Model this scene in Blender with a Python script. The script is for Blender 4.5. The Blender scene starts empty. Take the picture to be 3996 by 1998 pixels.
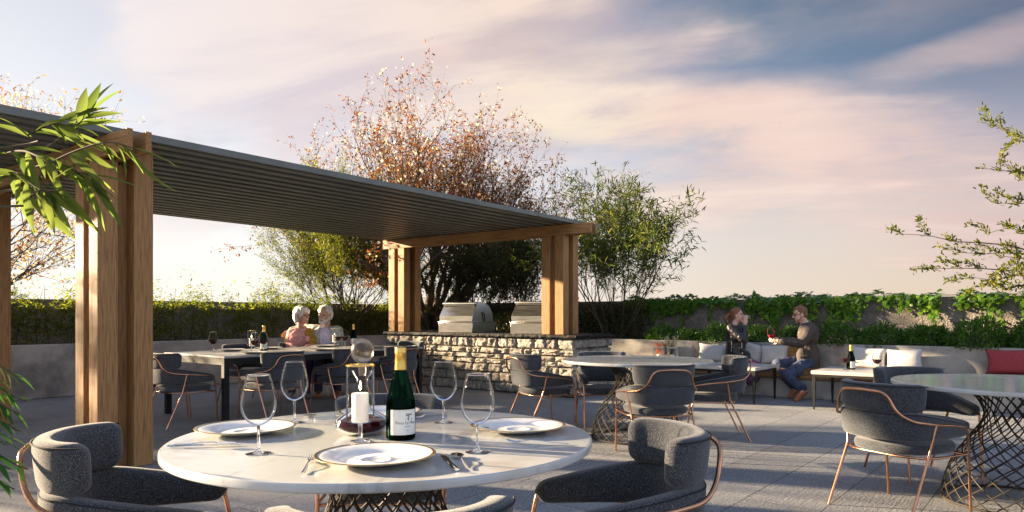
import bpy, bmesh, math, random
import numpy as np
from mathutils import Vector, Matrix
R_ = math.radians
scene = bpy.context.scene
COL = scene.collection
rng = random.Random(7)
nrng = np.random.default_rng(11)

# ------------------------------------------------------------------ camera
TH = math.atan(563/715.0)                  # yaw of the view from the terrace's long axis
CT, ST = math.cos(TH), math.sin(TH)
EYE = 1.17
cam_d = bpy.data.cameras.new('camera'); cam = bpy.data.objects.new('camera', cam_d); COL.objects.link(cam)
cam.location = (0, 0, EYE); cam.rotation_euler = (R_(90), 0, TH - R_(90))
cam_d.sensor_width = 36; cam_d.lens = 715/1024*36; cam_d.shift_y = 0.0581
cam_d.clip_start = 0.05; cam_d.clip_end = 6000
scene.camera = cam
def rf(r, f, z=0.0):                       # right / forward distances to terrace axes
    return Vector((f*CT + r*ST, f*ST - r*CT, z))

# ------------------------------------------------------------------ light
scene.view_settings.view_transform = 'Standard'; scene.view_settings.look = 'None'
scene.view_settings.exposure = 2.72; scene.view_settings.gamma = 1
SUN_EL, SUN_AZ = R_(12.3), math.atan2(0.938, -0.345)      # azimuth as an angle from +x
sun_d = bpy.data.lights.new('sun', 'SUN'); sun = bpy.data.objects.new('sun', sun_d); COL.objects.link(sun)
sun_d.energy = 5.0; sun_d.angle = R_(1.0); sun_d.color = (1.0, 0.77, 0.50)
sv = Vector((math.cos(SUN_AZ)*math.cos(SUN_EL), math.sin(SUN_AZ)*math.cos(SUN_EL), math.sin(SUN_EL)))
sun.rotation_euler = sv.to_track_quat('Z', 'Y').to_euler(); sun.location = sv*40

class NT:                                  # short hand for node trees
    def __init__(s, nt): s.nt = nt; s.n = nt.nodes; s.l = nt.links
    def add(s, t, **kw):
        nd = s.n.new('ShaderNode'+t)
        for k, v in kw.items():
            if k.startswith('i_'):
                key = k[2:]; key = int(key) if key.isdigit() else key.replace('_', ' ')
                s.set(nd.inputs[key], v)
            else: setattr(nd, k, v)
        return nd
    def set(s, sock, v):
        if hasattr(v, 'is_output') or isinstance(v, bpy.types.NodeSocket): s.l.new(v, sock)
        else:
            if sock.type == 'RGBA' and len(v) == 3: v = (*v, 1)
            sock.default_value = v
    def math(s, op, a, b=None, c=None, clamp=False):
        nd = s.n.new('ShaderNodeMath'); nd.operation = op; nd.use_clamp = clamp
        for i, v in enumerate((a, b, c)):
            if v is not None: s.set(nd.inputs[i], v)
        return nd.outputs[0]
    def mix(s, f, a, b, blend='MIX'):
        nd = s.n.new('ShaderNodeMix'); nd.data_type = 'RGBA'; nd.blend_type = blend
        s.set(nd.inputs[0], f); s.set(nd.inputs[6], a); s.set(nd.inputs[7], b)
        return nd.outputs[2]
    def ramp(s, f, stops, interp='LINEAR'):
        nd = s.n.new('ShaderNodeValToRGB'); cr = nd.color_ramp; cr.interpolation = interp
        while len(cr.elements) < len(stops): cr.elements.new(0.5)
        for e, (p, c) in zip(cr.elements, stops):
            e.position = p; e.color = (c, c, c, 1) if isinstance(c, (int, float)) else (*c, 1)
        s.set(nd.inputs[0], f); return nd.outputs[0]
    def rng(s, v, a, b, c=0.0, d=1.0, smooth=True):
        nd = s.n.new('ShaderNodeMapRange'); nd.interpolation_type = 'SMOOTHSTEP' if smooth else 'LINEAR'
        s.set(nd.inputs[0], v)
        for i, x in enumerate((a, b, c, d)): nd.inputs[i+1].default_value = x
        return nd.outputs[0]

def lin(r, g, b):                          # sRGB 0-255 to linear
    f = lambda c: c/12.92 if c <= .04045 else ((c+.055)/1.055)**2.4
    return tuple(f(x/255) for x in (r, g, b))

# ------------------------------------------------------------------ sky: Nishita plus high cloud
world = bpy.data.worlds.new('World'); scene.world = world; world.use_nodes = True
t = NT(world.node_tree); t.n.clear()
SKY = 0.10
sky = t.add('TexSky', sky_type='NISHITA', sun_disc=False, sun_elevation=SUN_EL, sun_rotation=math.pi/2 - SUN_AZ,
            air_density=1.0, dust_density=1.6, ozone_density=1.2)
tc = t.add('TexCoord')
xyz = t.add('SeparateXYZ', i_0=tc.outputs['Generated'])
# azimuth measured from the sun (0 at the sun) and elevation, both in degrees
def dotv(v): 
    nd = t.add('VectorMath', operation='DOT_PRODUCT', i_0=tc.outputs['Generated']); nd.inputs[1].default_value = v; return nd.outputs['Value']
sx = dotv((math.cos(SUN_AZ), math.sin(SUN_AZ), 0)); sy = dotv((math.sin(SUN_AZ), -math.cos(SUN_AZ), 0))
az = t.math('MULTIPLY', t.math('ARCTAN2', sy, sx), 180/math.pi)        # the photo spans about 31 (left) to 103 (right)
el = t.math('MULTIPLY', t.math('ARCSINE', xyz.outputs[2]), 180/math.pi)
e = t.rng(el, 0, 24, smooth=False); a = t.rng(az, 37, 109, smooth=False)
g = 1/ (SKY * 2**scene.view_settings.exposure)
def c(*p): return lin(*p)
cols = [(0.0, [(255,252,243),(253,252,249),(244,245,249),(228,230,238),(216,214,224)]),
        (0.3, [(255,249,236),(251,250,249),(234,237,244),(209,214,228),(203,200,214)]),
        (.52, [(249,236,221),(239,234,232),(218,221,233),(184,191,212),(160,164,187)]),
        (.72, [(240,222,203),(226,216,210),(178,184,202),(118,142,170),(74,108,138)]),
        (1.0, [(231,207,180),(221,203,193),(166,164,180),(98,112,138),(64,80,106)])]
base = None
for k, (pos, cc) in enumerate(cols):
    rr = t.ramp(e, [(q/4, c(*v)) for q, v in enumerate(cc)])
    base = rr if base is None else t.mix(t.rng(a, cols[k-1][0], pos, smooth=False), base, rr)
# cloud coordinates on a flat layer, streaks drawn out across the view
h = t.math('ADD', xyz.outputs[2], .16)
cu = t.math('DIVIDE', sx, h); cv = t.math('DIVIDE', sy, h)
def cloud(su, sv_, sc, det, rough, dist, off):
    co = t.add('CombineXYZ', i_0=t.math('MULTIPLY', cu, su), i_1=t.math('MULTIPLY', cv, sv_), i_2=off)
    nd = t.add('TexNoise', i_Vector=co.outputs[0], i_Scale=sc, i_Detail=det, i_Roughness=rough, i_Distortion=dist)
    return nd.outputs['Fac']
n1 = cloud(.7, .85, 1.15, 9, .52, .12, 3.3)
n2 = cloud(.65, 1.0, 3.0, 11, .62, .22, 8.1)
n3 = cloud(.6, 1.1, 1.7, 9, .58, .15, 21.7)
peach = t.ramp(a, [(0, c(238, 228, 230)), (.3, c(226, 206, 208)), (.48, c(247, 216, 197)), (.8, c(243, 214, 201)), (1, c(214, 186, 184))])
m1 = t.math('MULTIPLY', t.math('MULTIPLY', t.rng(n1, .40, .66), t.rng(e, .15, .36)), t.rng(a, 1.0, .35, .30, .85))
# broad pink band that runs down from the upper middle to the right, and a thinner one low on the right
bl = t.math('SUBTRACT', t.math('ADD', e, t.math('MULTIPLY', a, 1.05)), 1.30)
wob = t.math('ADD', bl, t.math('MULTIPLY', t.math('SUBTRACT', n1, .5), .55))
band = t.math('MULTIPLY', t.rng(t.math('ABSOLUTE', wob), .25, .03), t.rng(n2, .26, .58, .35, 1.0))
b2 = t.math('MULTIPLY', t.math('MULTIPLY', t.rng(t.math('ABSOLUTE', t.math('SUBTRACT', t.math('ADD', e, t.math('MULTIPLY', t.math('SUBTRACT', n3, .5), .5)), .40)), .12, .02), t.rng(a, .45, .75)), .7)
b3 = t.math('MULTIPLY', t.math('MULTIPLY', t.rng(t.math('ABSOLUTE', t.math('SUBTRACT', t.math('SUBTRACT', t.math('ADD', e, t.math('MULTIPLY', t.math('SUBTRACT', n1, .5), .6)), t.math('MULTIPLY', a, .9)), -.17)), .10, .01), t.rng(a, .78, .95)), .55)
m1 = t.math('MAXIMUM', m1, t.math('MAXIMUM', band, t.math('MAXIMUM', b2, b3)))
col = t.mix(m1, base, peach)
n4 = cloud(.55, 1.5, 1.7, 12, .60, .45, 41.0)
col = t.mix(t.math('MULTIPLY', t.math('MULTIPLY', t.rng(n4, .46, .66), t.rng(m1, .08, .5)), .70), col, t.ramp(a, [(0, c(250,240,238)), (.5, c(255,232,212)), (.8, c(252,226,212)), (1, c(236,206,200))]))
col = t.mix(t.math('MULTIPLY', t.math('MULTIPLY', t.rng(n4, .46, .30), t.rng(e, .30, .55)), .26), col, c(150, 146, 172))
glow = t.math('MULTIPLY', t.math('MULTIPLY', t.rng(t.math('ABSOLUTE', t.math('SUBTRACT', a, .545)), .15, 0), t.rng(t.math('ABSOLUTE', t.math('SUBTRACT', e, .70)), .28, 0)), t.rng(n2, .34, .60))
col = t.mix(t.math('MULTIPLY', glow, .95), col, c(255, 240, 214))
m3 = t.math('MULTIPLY', t.rng(n3, .50, .68), t.math('MULTIPLY', t.rng(e, .40, .62), t.rng(a, .95, .6, .25, .36)))
col = t.mix(m3, col, c(166, 154, 174))
sky_col = t.mix(.975, sky.outputs[0], t.add('VectorMath', operation='SCALE', i_0=col, i_Scale=g).outputs[0])
# dome dark blue overhead, brightened near the horizon behind the frame as added fill
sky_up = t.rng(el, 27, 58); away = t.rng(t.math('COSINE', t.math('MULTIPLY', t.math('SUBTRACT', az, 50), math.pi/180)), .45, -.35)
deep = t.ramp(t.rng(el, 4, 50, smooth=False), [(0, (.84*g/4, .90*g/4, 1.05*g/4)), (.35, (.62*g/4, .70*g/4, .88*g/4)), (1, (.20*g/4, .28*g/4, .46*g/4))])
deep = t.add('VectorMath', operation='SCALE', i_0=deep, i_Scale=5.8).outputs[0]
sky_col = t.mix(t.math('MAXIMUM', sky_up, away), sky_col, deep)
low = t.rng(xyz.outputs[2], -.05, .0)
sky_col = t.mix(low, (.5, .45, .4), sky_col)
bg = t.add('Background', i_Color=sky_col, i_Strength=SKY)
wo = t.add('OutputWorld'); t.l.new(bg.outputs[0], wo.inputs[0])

# ------------------------------------------------------------------ mesh helpers
class MB:
    def __init__(s): s.v = []; s.f = []; s.m = []; s.mi = 0
    def add(s, vs, fs):
        o = len(s.v); s.v.extend([tuple(p) for p in vs]); s.f.extend([tuple(i+o for i in q) for q in fs]); s.m.extend([s.mi]*len(fs))
    def box(s, x0, x1, y0, y1, z0, z1):
        s.add([(x0,y0,z0),(x1,y0,z0),(x1,y1,z0),(x0,y1,z0),(x0,y0,z1),(x1,y0,z1),(x1,y1,z1),(x0,y1,z1)],
              [(3,2,1,0),(4,5,6,7),(0,1,5,4),(1,2,6,5),(2,3,7,6),(3,0,4,7)])
        return s
    def loft(s, rings, cap=True, closed=False):
        n = len(rings[0]); vs = [p for r in rings for p in r]; fs = []
        m = len(rings)
        for i in range(m if closed else m-1):
            j = (i+1) % m
            for k in range(n):
                k2 = (k+1) % n; fs.append((i*n+k, i*n+k2, j*n+k2, j*n+k))
        if cap and not closed: fs.append(tuple(range(n-1, -1, -1))); fs.append(tuple((m-1)*n+k for k in range(n)))
        s.add(vs, fs); return s
    def tube(s, pts, r, n=8, cap=True, closed=False):
        pts = [Vector(p) for p in pts]; m = len(pts); rs = r if isinstance(r, (list, tuple)) else [r]*m
        rings = []; up = None
        for i, p in enumerate(pts):
            if closed: d = pts[(i+1) % m]-pts[i-1]
            else: d = pts[min(i+1, m-1)]-pts[max(i-1, 0)]
            if d.length < 1e-9: d = Vector((0,0,1))
            d.normalize()
            if up is None:
                up = Vector((0,0,1)) if abs(d.z) < .9 else Vector((1,0,0))
            x = d.cross(up)
            if x.length < 1e-6: x = d.orthogonal()
            x.normalize(); y = x.cross(d); y.normalize(); up = y
            rings.append([p + x*(math.cos(2*math.pi*k/n)*rs[i]) + y*(math.sin(2*math.pi*k/n)*rs[i]) for k in range(n)])
        return s.loft(rings, cap, closed)
    def lathe(s, prof, n=32, c=(0,0,0)):
        rings = []; 
        for r, z in prof:
            rings.append([(c[0]+r*math.cos(2*math.pi*k/n), c[1]+r*math.sin(2*math.pi*k/n), c[2]+z) for k in range(n)])
        return s.loft(rings, cap=False)
    def prism(s, poly, axis, a0, a1):      # poly in the two other axes
        def P(u, w, t): return {'x': (t,u,w), 'y': (u,t,w), 'z': (u,w,t)}[axis]
        n = len(poly); vs = [P(u,w,a0) for u,w in poly]+[P(u,w,a1) for u,w in poly]
        fs = [tuple(range(n-1,-1,-1)), tuple(range(n,2*n))]+[(k,(k+1)%n,n+(k+1)%n,n+k) for k in range(n)]
        s.add(vs, fs); return s
    def build(s, name, mats, parent=None, smooth=35, bevel=0, off=None):
        me = bpy.data.meshes.new(name)
        vs = s.v if off is None else [(x-off[0], y-off[1], z-off[2]) for x, y, z in s.v]
        me.from_pydata(vs, [], s.f)
        if not isinstance(mats, (list, tuple)): mats = [mats]
        for m in mats: me.materials.append(m)
        if any(s.m): me.polygons.foreach_set('material_index', s.m)
        bm = bmesh.new(); bm.from_mesh(me); bmesh.ops.recalc_face_normals(bm, faces=bm.faces); bm.to_mesh(me); bm.free()
        if smooth:
            me.polygons.foreach_set('use_smooth', [True]*len(me.polygons)); me.set_sharp_from_angle(angle=R_(smooth))
        o = bpy.data.objects.new(name, me); COL.objects.link(o)
        if parent: o.parent = parent
        if off is not None: o.location = off
        if bevel:
            b = o.modifiers.new('bevel', 'BEVEL'); b.width = bevel; b.segments = 2; b.limit_method = 'ANGLE'; b.angle_limit = R_(40)
        return o

def fast_mesh(name, V, F, mats, parent=None, smooth=False, midx=None, loc=None):
    """V (n,3), F (m,k) arrays with equal sided faces"""
    me = bpy.data.meshes.new(name); V = np.asarray(V, dtype=np.float32); F = np.asarray(F, dtype=np.int32)
    if loc is not None: V = V - np.asarray(loc, dtype=np.float32)
    m, k = F.shape
    me.vertices.add(len(V)); me.vertices.foreach_set('co', V.ravel())
    me.loops.add(m*k); me.loops.foreach_set('vertex_index', F.ravel())
    me.polygons.add(m); me.polygons.foreach_set('loop_start', np.arange(0, m*k, k, dtype=np.int32))
    me.polygons.foreach_set('loop_total', np.full(m, k, dtype=np.int32))
    if midx is not None: me.polygons.foreach_set('material_index', np.asarray(midx, dtype=np.int32))
    if smooth: me.polygons.foreach_set('use_smooth', [True]*m)
    for mt in (mats if isinstance(mats, (list, tuple)) else [mats]): me.materials.append(mt)
    me.update(calc_edges=True); me.validate()
    o = bpy.data.objects.new(name, me); COL.objects.link(o)
    if parent: o.parent = parent
    if loc is not None: o.location = loc
    return o

def tag(o, label, cat, group=None):
    o['label'] = label; o['category'] = cat
    if group: o['group'] = group
    return o
def thing(name, label, cat, loc=(0,0,0), rz=0, group=None):
    o = bpy.data.objects.new(name, None); COL.objects.link(o); o.empty_display_size = .1
    o.location = loc; o.rotation_euler = (0, 0, rz); return tag(o, label, cat, group)
def structure(o): o['kind'] = 'structure'; return o
def kids(o): return [c for c in bpy.data.objects if c.parent == o]
CHILD = {}
def dup(o, loc, rz=None, label=None, group=None, rot=None):
    if o not in CHILD:
        CHILD[o] = [(k, kids(k)) for k in kids(o)]
    r = o.copy(); COL.objects.link(r); r.location = loc
    if rz is not None: r.rotation_euler = (0, 0, rz)
    if rot is not None: r.rotation_euler = rot
    if label: r['label'] = label
    if group: r['group'] = group
    for k, gs in CHILD[o]:
        q = k.copy(); COL.objects.link(q); q.parent = r
        for gk in gs:
            w = gk.copy(); COL.objects.link(w); w.parent = q
    return r

def crom(pts, n=6, closed=False):          # Catmull-Rom through points
    P = [Vector(p) for p in pts]; out = []
    m = len(P); rngk = range(m if closed else m-1)
    for i in rngk:
        p1, p2 = P[i], P[(i+1) % m]
        p0 = P[i-1] if (i > 0 or closed) else p1*2-p2
        p3 = P[(i+2) % m] if (i+2 < m or closed) else p2*2-p1
        for k in range(n):
            u = k/n; out.append(.5*((2*p1)+(p2-p0)*u+(2*p0-5*p1+4*p2-p3)*u*u+(3*p1-p0-3*p2+p3)*u**3))
    if not closed: out.append(P[-1])
    return out
def fillet(pts, r=.05, n=5):               # polyline with rounded corners
    P = [Vector(p) for p in pts]; out = [P[0]]
    for i in range(1, len(P)-1):
        a, b = (P[i-1]-P[i]), (P[i+1]-P[i]); rr = min(r, a.length*.48, b.length*.48)
        s, e_ = P[i]+a.normalized()*rr, P[i]+b.normalized()*rr
        for k in range(n+1):
            u = k/n; out.append(s*(1-u)**2+P[i]*2*u*(1-u)+e_*u*u)
    out.append(P[-1]); return out

# ------------------------------------------------------------------ materials
MATS = {}
def pmat(name, c1, c2=None, scale=6.0, rough=.5, metal=0.0, bump=0.0, bscale=None, bdist=.01, detail=6, stretch=(1,1,1), lo=.35, hi=.65,
         spec=.5, sheen=0.0, rough2=None, c3=None, s3=1.5, lo3=.55, hi3=.7, coat=0.0, trans=0.0, ior=1.45, nrough=.55, sss=0.0, coords='Object'):
    m = bpy.data.materials.new(name); m.use_nodes = True; t = NT(m.node_tree); b = t.n['Principled BSDF']
    tc = t.add('TexCoord'); mp = t.add('Mapping', i_Vector=tc.outputs[coords]); mp.inputs['Scale'].default_value = stretch
    col = c1
    nz = t.add('TexNoise', i_Vector=mp.outputs[0], i_Scale=scale, i_Detail=detail, i_Roughness=nrough).outputs['Fac']
    if c2 is not None: col = t.mix(t.rng(nz, lo, hi), c1, c2)
    if c3 is not None:
        n3 = t.add('TexNoise', i_Vector=tc.outputs[coords], i_Scale=s3, i_Detail=5, i_Roughness=.6).outputs['Fac']
        col = t.mix(t.rng(n3, lo3, hi3), col, c3)
    t.set(b.inputs['Base Color'], col)
    b.inputs['Metallic'].default_value = metal; b.inputs['IOR'].default_value = ior
    b.inputs['Specular IOR Level'].default_value = spec
    if rough2 is not None: t.set(b.inputs['Roughness'], t.rng(nz, lo, hi, rough, rough2))
    else: b.inputs['Roughness'].default_value = rough
    if sheen: b.inputs['Sheen Weight'].default_value = sheen
    if coat: b.inputs['Coat Weight'].default_value = coat; b.inputs['Coat Roughness'].default_value = .05
    if trans: b.inputs['Transmission Weight'].default_value = trans
    if sss: b.inputs['Subsurface Weight'].default_value = sss; b.inputs['Subsurface Radius'].default_value = (.01, .004, .002)
    if bump:
        nb = nz if bscale is None else t.add('TexNoise', i_Vector=mp.outputs[0], i_Scale=bscale, i_Detail=5, i_Roughness=.6).outputs['Fac']
        bp = t.add('Bump', i_Strength=bump, i_Distance=bdist, i_Height=nb); t.l.new(bp.outputs[0], b.inputs['Normal'])
    MATS[name] = m; return m

def leafmat(name, cols, trans=.45, rough=.5, gloss=.10):
    m = bpy.data.materials.new(name); m.use_nodes = True; t = NT(m.node_tree); t.n.remove(t.n['Principled BSDF'])
    out = t.n['Material Output']; ge = t.add('NewGeometry')
    st = [(i/(max(1, len(cols)-1)), cc) for i, cc in enumerate(cols)]
    col = t.ramp(ge.outputs['Random Per Island'], st)
    d = t.add('BsdfDiffuse', i_Color=col); tr = t.add('BsdfTranslucent', i_Color=t.mix(.5, col, (1, 1, .35), 'MULTIPLY'))
    gl = t.add('BsdfGlossy', i_Color=(1,1,1), i_Roughness=rough*.8)
    mx = t.add('MixShader', i_0=trans, i_1=d.outputs[0], i_2=tr.outputs[0])
    lw = t.add('LayerWeight', i_Blend=.25)
    mg = t.add('MixShader', i_0=t.math('MULTIPLY', lw.outputs['Fresnel'], gloss), i_1=mx.outputs[0], i_2=gl.outputs[0])
    t.l.new(mg.outputs[0], out.inputs[0]); MATS[name] = m; return m

def thinglass(name, tint=(1,1,1), refl=1.0):
    m = bpy.data.materials.new(name); m.use_nodes = True; t = NT(m.node_tree); t.n.remove(t.n['Principled BSDF'])
    lw = t.add('LayerWeight', i_Blend=.12)
    tr = t.add('BsdfTransparent', i_Color=tint); gl = t.add('BsdfGlossy', i_Color=(1,1,1), i_Roughness=.02)
    f = t.math('ADD', t.math('MULTIPLY', lw.outputs['Fresnel'], refl*.95), t.math('MULTIPLY', t.math('POWER', lw.outputs['Facing'], 4.0), .40), clamp=True)
    mx = t.add('MixShader', i_0=f, i_1=tr.outputs[0], i_2=gl.outputs[0]); t.l.new(mx.outputs[0], t.n['Material Output'].inputs[0]); return m
def glassmat(name, colr=(1,1,1), ior=1.45, rough=0.0):
    m = bpy.data.materials.new(name); m.use_nodes = True; t = NT(m.node_tree); t.n.remove(t.n['Principled BSDF'])
    g_ = t.add('BsdfGlass', i_Color=colr, i_IOR=ior, i_Roughness=rough); t.l.new(g_.outputs[0], t.n['Material Output'].inputs[0]); return m

wood_z = pmat('wood post', (.33,.178,.070), (.17,.086,.034), scale=9, stretch=(9,9,.5), rough=.55, bump=.25, bscale=14, bdist=.004, lo=.38, hi=.72, spec=.25, c3=(.36,.21,.09), s3=.7, lo3=.5, hi3=.75)
wood_y = pmat('wood beam', (.33,.178,.070), (.17,.086,.034), scale=9, stretch=(9,.5,9), rough=.55, bump=.25, bscale=14, bdist=.004, lo=.38, hi=.72, spec=.25, c3=(.36,.21,.09), s3=.7, lo3=.5, hi3=.75)
wood_bench = pmat('wood bench', (.24,.12,.045), (.10,.045,.018), scale=7, stretch=(9,.6,9), rough=.5, bump=.2, bdist=.004)
slat_m = pmat('grey green aluminium', (.14,.152,.143), (.11,.122,.115), scale=3, rough=.45, metal=.0, spec=.5)
fabric = pmat('charcoal wool', (.020,.023,.029), (.155,.16,.17), scale=330, rough=.95, bump=.5, bscale=260, bdist=.003, detail=3, lo=.44, hi=.72, sheen=.25, spec=.2)
copper = pmat('copper tube', (.62,.33,.20), (.48,.24,.14), scale=12, rough=.26, metal=1.0)
marble = pmat('white marble', (.48,.49,.485), (.20,.215,.215), scale=2.0, stretch=(1,3.2,1), rough=.12, lo=.50, hi=.74, detail=12, nrough=.7, c3=(.40,.375,.335), s3=3.4, lo3=.50, hi3=.72, spec=.45)
wire_m = pmat('dark bronze wire', (.022,.018,.014), (.04,.03,.02), scale=20, rough=.62, metal=0, spec=.25)
concrete = pmat('concrete', (.37,.345,.305), (.245,.23,.205), scale=2.4, rough=.88, bump=.35, bscale=22, bdist=.006, lo=.38, hi=.66, detail=10, nrough=.68, c3=(.15,.14,.125), s3=1.3, lo3=.50, hi3=.70)
stucco = pmat('rough render', (.25,.225,.19), (.17,.15,.125), scale=7, rough=.95, bump=1.0, bscale=38, bdist=.04, detail=4)
granite = pmat('black granite', (.010,.010,.010), (.04,.035,.03), scale=26, rough=.6, rough2=.75, lo=.45, hi=.75, spec=.2)
granite_e = pmat('black granite chipped edge', (.008,.008,.008), (.045,.038,.032), scale=14, rough=.7, spec=.2, bump=.9, bscale=16, bdist=.03, lo=.5, hi=.75)
steel = pmat('brushed steel', (.64,.63,.61), (.58,.57,.56), scale=60, stretch=(3,.05,3), rough=.17, metal=1.0, rough2=.23)
silver = pmat('polished cutlery', (.78,.77,.75), rough=.08, metal=1.0)
black_m = pmat('black metal', (.010,.010,.011), (.016,.016,.016), scale=9, rough=.6, spec=.25)
porcelain = pmat('porcelain', (.70,.69,.67), rough=.28, spec=.4)
gold = pmat('gold', (.75,.52,.20), rough=.22, metal=1.0)
wax = pmat('candle wax', (.83,.77,.68), rough=.5, sss=.25)
wine_m = pmat('red wine', (.035,.003,.006), rough=.04, trans=.25, ior=1.34)
cap_m = pmat('gold foil capsule', (.72,.48,.13), (.62,.38,.09), scale=30, rough=.28, metal=.9)
label_m = pmat('paper label', (.72,.73,.70), (.66,.67,.64), scale=20, rough=.7)
ink = pmat('label ink', (.05,.05,.05), rough=.8)
glass_thin = thinglass('thin glass')
glass_wine = glassmat('clear glass', (.98,.99,1.0))
glass_frost = glassmat('smoky frosted glass', (.62,.60,.58), rough=.32)
glass_green = glassmat('green bottle glass', (.06,.15,.10))
white_fab = pmat('white cushion', (.52,.505,.475), (.45,.435,.41), scale=90, rough=.9, bump=.3, bscale=60, bdist=.004)
red_fab = pmat('red woven cushion', (.34,.045,.055), (.20,.025,.035), scale=120, rough=.9, bump=.4, bscale=120, bdist=.003)
mustard_fab = pmat('mustard cushion', (.36,.19,.045), (.26,.13,.03), scale=60, rough=.9, bump=.3, bdist=.003)
rust_fab = pmat('rust cushion', (.22,.075,.035), (.16,.05,.025), scale=60, rough=.9, bump=.3, bdist=.003)
soil = pmat('planting soil', (.035,.025,.018), (.06,.045,.03), scale=20, rough=1, bump=.8, bdist=.03)
bark = pmat('bark', (.055,.038,.028), (.09,.065,.045), scale=14, stretch=(3,3,.6), rough=.9, bump=.6, bdist=.01)
stem_m = pmat('green stem', (.075,.06,.03), (.05,.04,.02), scale=14, rough=.8)
from mathutils import noise as mnoise
# ================================================================== SETTING
def floor_mat():
    m = bpy.data.materials.new('terrace paving'); m.use_nodes = True; t = NT(m.node_tree); b = t.n['Principled BSDF']
    tc = t.add('TexCoord'); mp = t.add('Mapping', i_Vector=tc.outputs['Object']); mp.inputs['Location'].default_value = (-.72+84, -.25+47, 0)
    br = t.add('TexBrick', i_Vector=mp.outputs[0], offset=.5, offset_frequency=2)
    for k, v in (('Scale', 1), ('Mortar Size', .0028), ('Mortar Smooth', .0), ('Brick Width', .84), ('Row Height', .47), ('Bias', 0)): br.inputs[k].default_value = v
    br.inputs['Color1'].default_value = (.40,.40,.40,1); br.inputs['Color2'].default_value = (.6,.6,.6,1); br.inputs['Mortar'].default_value = (0,0,0,1)
    tone = t.rng(t.add('SeparateColor', i_0=br.outputs['Color']).outputs[0], .4, .6, .92, 1.08, smooth=False)
    n1 = t.add('TexNoise', i_Vector=tc.outputs['Object'], i_Scale=1.6, i_Detail=8, i_Roughness=.65).outputs['Fac']
    n2 = t.add('TexNoise', i_Vector=tc.outputs['Object'], i_Scale=55, i_Detail=6, i_Roughness=.75).outputs['Fac']
    mps = t.add('Mapping', i_Vector=tc.outputs['Object']); mps.inputs['Scale'].default_value = (6, 60, 1)
    n3 = t.add('TexNoise', i_Vector=mps.outputs[0], i_Scale=1, i_Detail=4, i_Roughness=.6).outputs['Fac']
    col = t.mix(t.rng(n1, .3, .7), (.172,.177,.188), (.112,.118,.129))
    col = t.mix(t.rng(n2, .38, .64, 0, .9), col, (.31,.308,.302))
    col = t.mix(t.rng(n3, .5, .75, 0, .45), col, (.11,.108,.105))
    col = t.mix(1.0, col, t.add('CombineColor', i_0=tone, i_1=tone, i_2=tone).outputs[0], 'MULTIPLY')
    col = t.mix(br.outputs['Fac'], col, (.03,.03,.03))
    t.set(b.inputs['Base Color'], col); b.inputs['Roughness'].default_value = .78; b.inputs['Specular IOR Level'].default_value = .35
    hgt = t.math('SUBTRACT', t.math('MULTIPLY', n2, .35), t.math('MULTIPLY', br.outputs['Fac'], 1.2))
    bp = t.add('Bump', i_Strength=1.0, i_Distance=.018, i_Height=t.math('ADD', hgt, t.math('MULTIPLY', n3, .25))); t.l.new(bp.outputs[0], b.inputs['Normal'])
    return m
mb = MB(); mb.add([(-16,-18,0),(12,-18,0),(12,12.4,0),(-16,12.4,0)], [(0,1,2,3)])
structure(mb.build('terrace_floor', floor_mat(), smooth=0))
mb = MB(); mb.add([(-1500,-1500,-.6),(1500,-1500,-.6),(1500,1500,-.6),(-1500,1500,-.6)], [(0,1,2,3)])
structure(mb.build('ground', pmat('far ground', (.10,.11,.07), (.16,.14,.10), scale=.02, rough=1), smooth=0))

# ---- planters (retaining wall in front, soil, wall behind)
mb = MB(); mb.box(-4, 10.898, 11.40, 11.56, 0.002, .76)
tag(mb.build('planter_wall', concrete, bevel=.012), 'long grey concrete planter wall behind the rectangular dining table', 'planter wall')
mb = MB(); mb.box(10.90, 11.06, -7, 11.56, 0.002, .76)
tag(mb.build('planter_wall', concrete, bevel=.012), 'long grey concrete planter wall behind the cushioned bench', 'planter wall')
mb = MB(); mb.box(-4, 11.8, 11.562, 12.29, .3, .70); mb.box(11.062, 11.79, -7, 11.55, .3, .702)
structure(mb.build('soil', soil, smooth=0))
mb = MB(); mb.box(-4, 11.798, 12.30, 12.46, 0.002, 1.42)
tag(mb.build('boundary_wall', stucco), 'low dark boundary wall behind the long bamboo hedge', 'wall')
mb = MB(); mb.box(11.80, 11.98, -7, 12.46, 0.002, 1.44)
tag(mb.build('boundary_wall', stucco), 'rough rendered wall with ivy hanging over its top', 'wall')

# ---- bench along the right-hand planter
bench = thing('bench', 'long built-in bench with timber seat and grey concrete base', 'bench', (10.66, 0, 0))
mb = MB(); mb.box(10.44, 10.897, -7, 5.52, .002, .27); o = mb.build('base', concrete, bench, bevel=.008, off=(10.66,0,0)); o.location = (0,0,0)
mb = MB(); mb.box(10.40, 10.895, -7, 5.54, .274, .42); o = mb.build('seat', wood_bench, bench, bevel=.008, off=(10.66,0,0)); o.location = (0,0,0)

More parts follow.
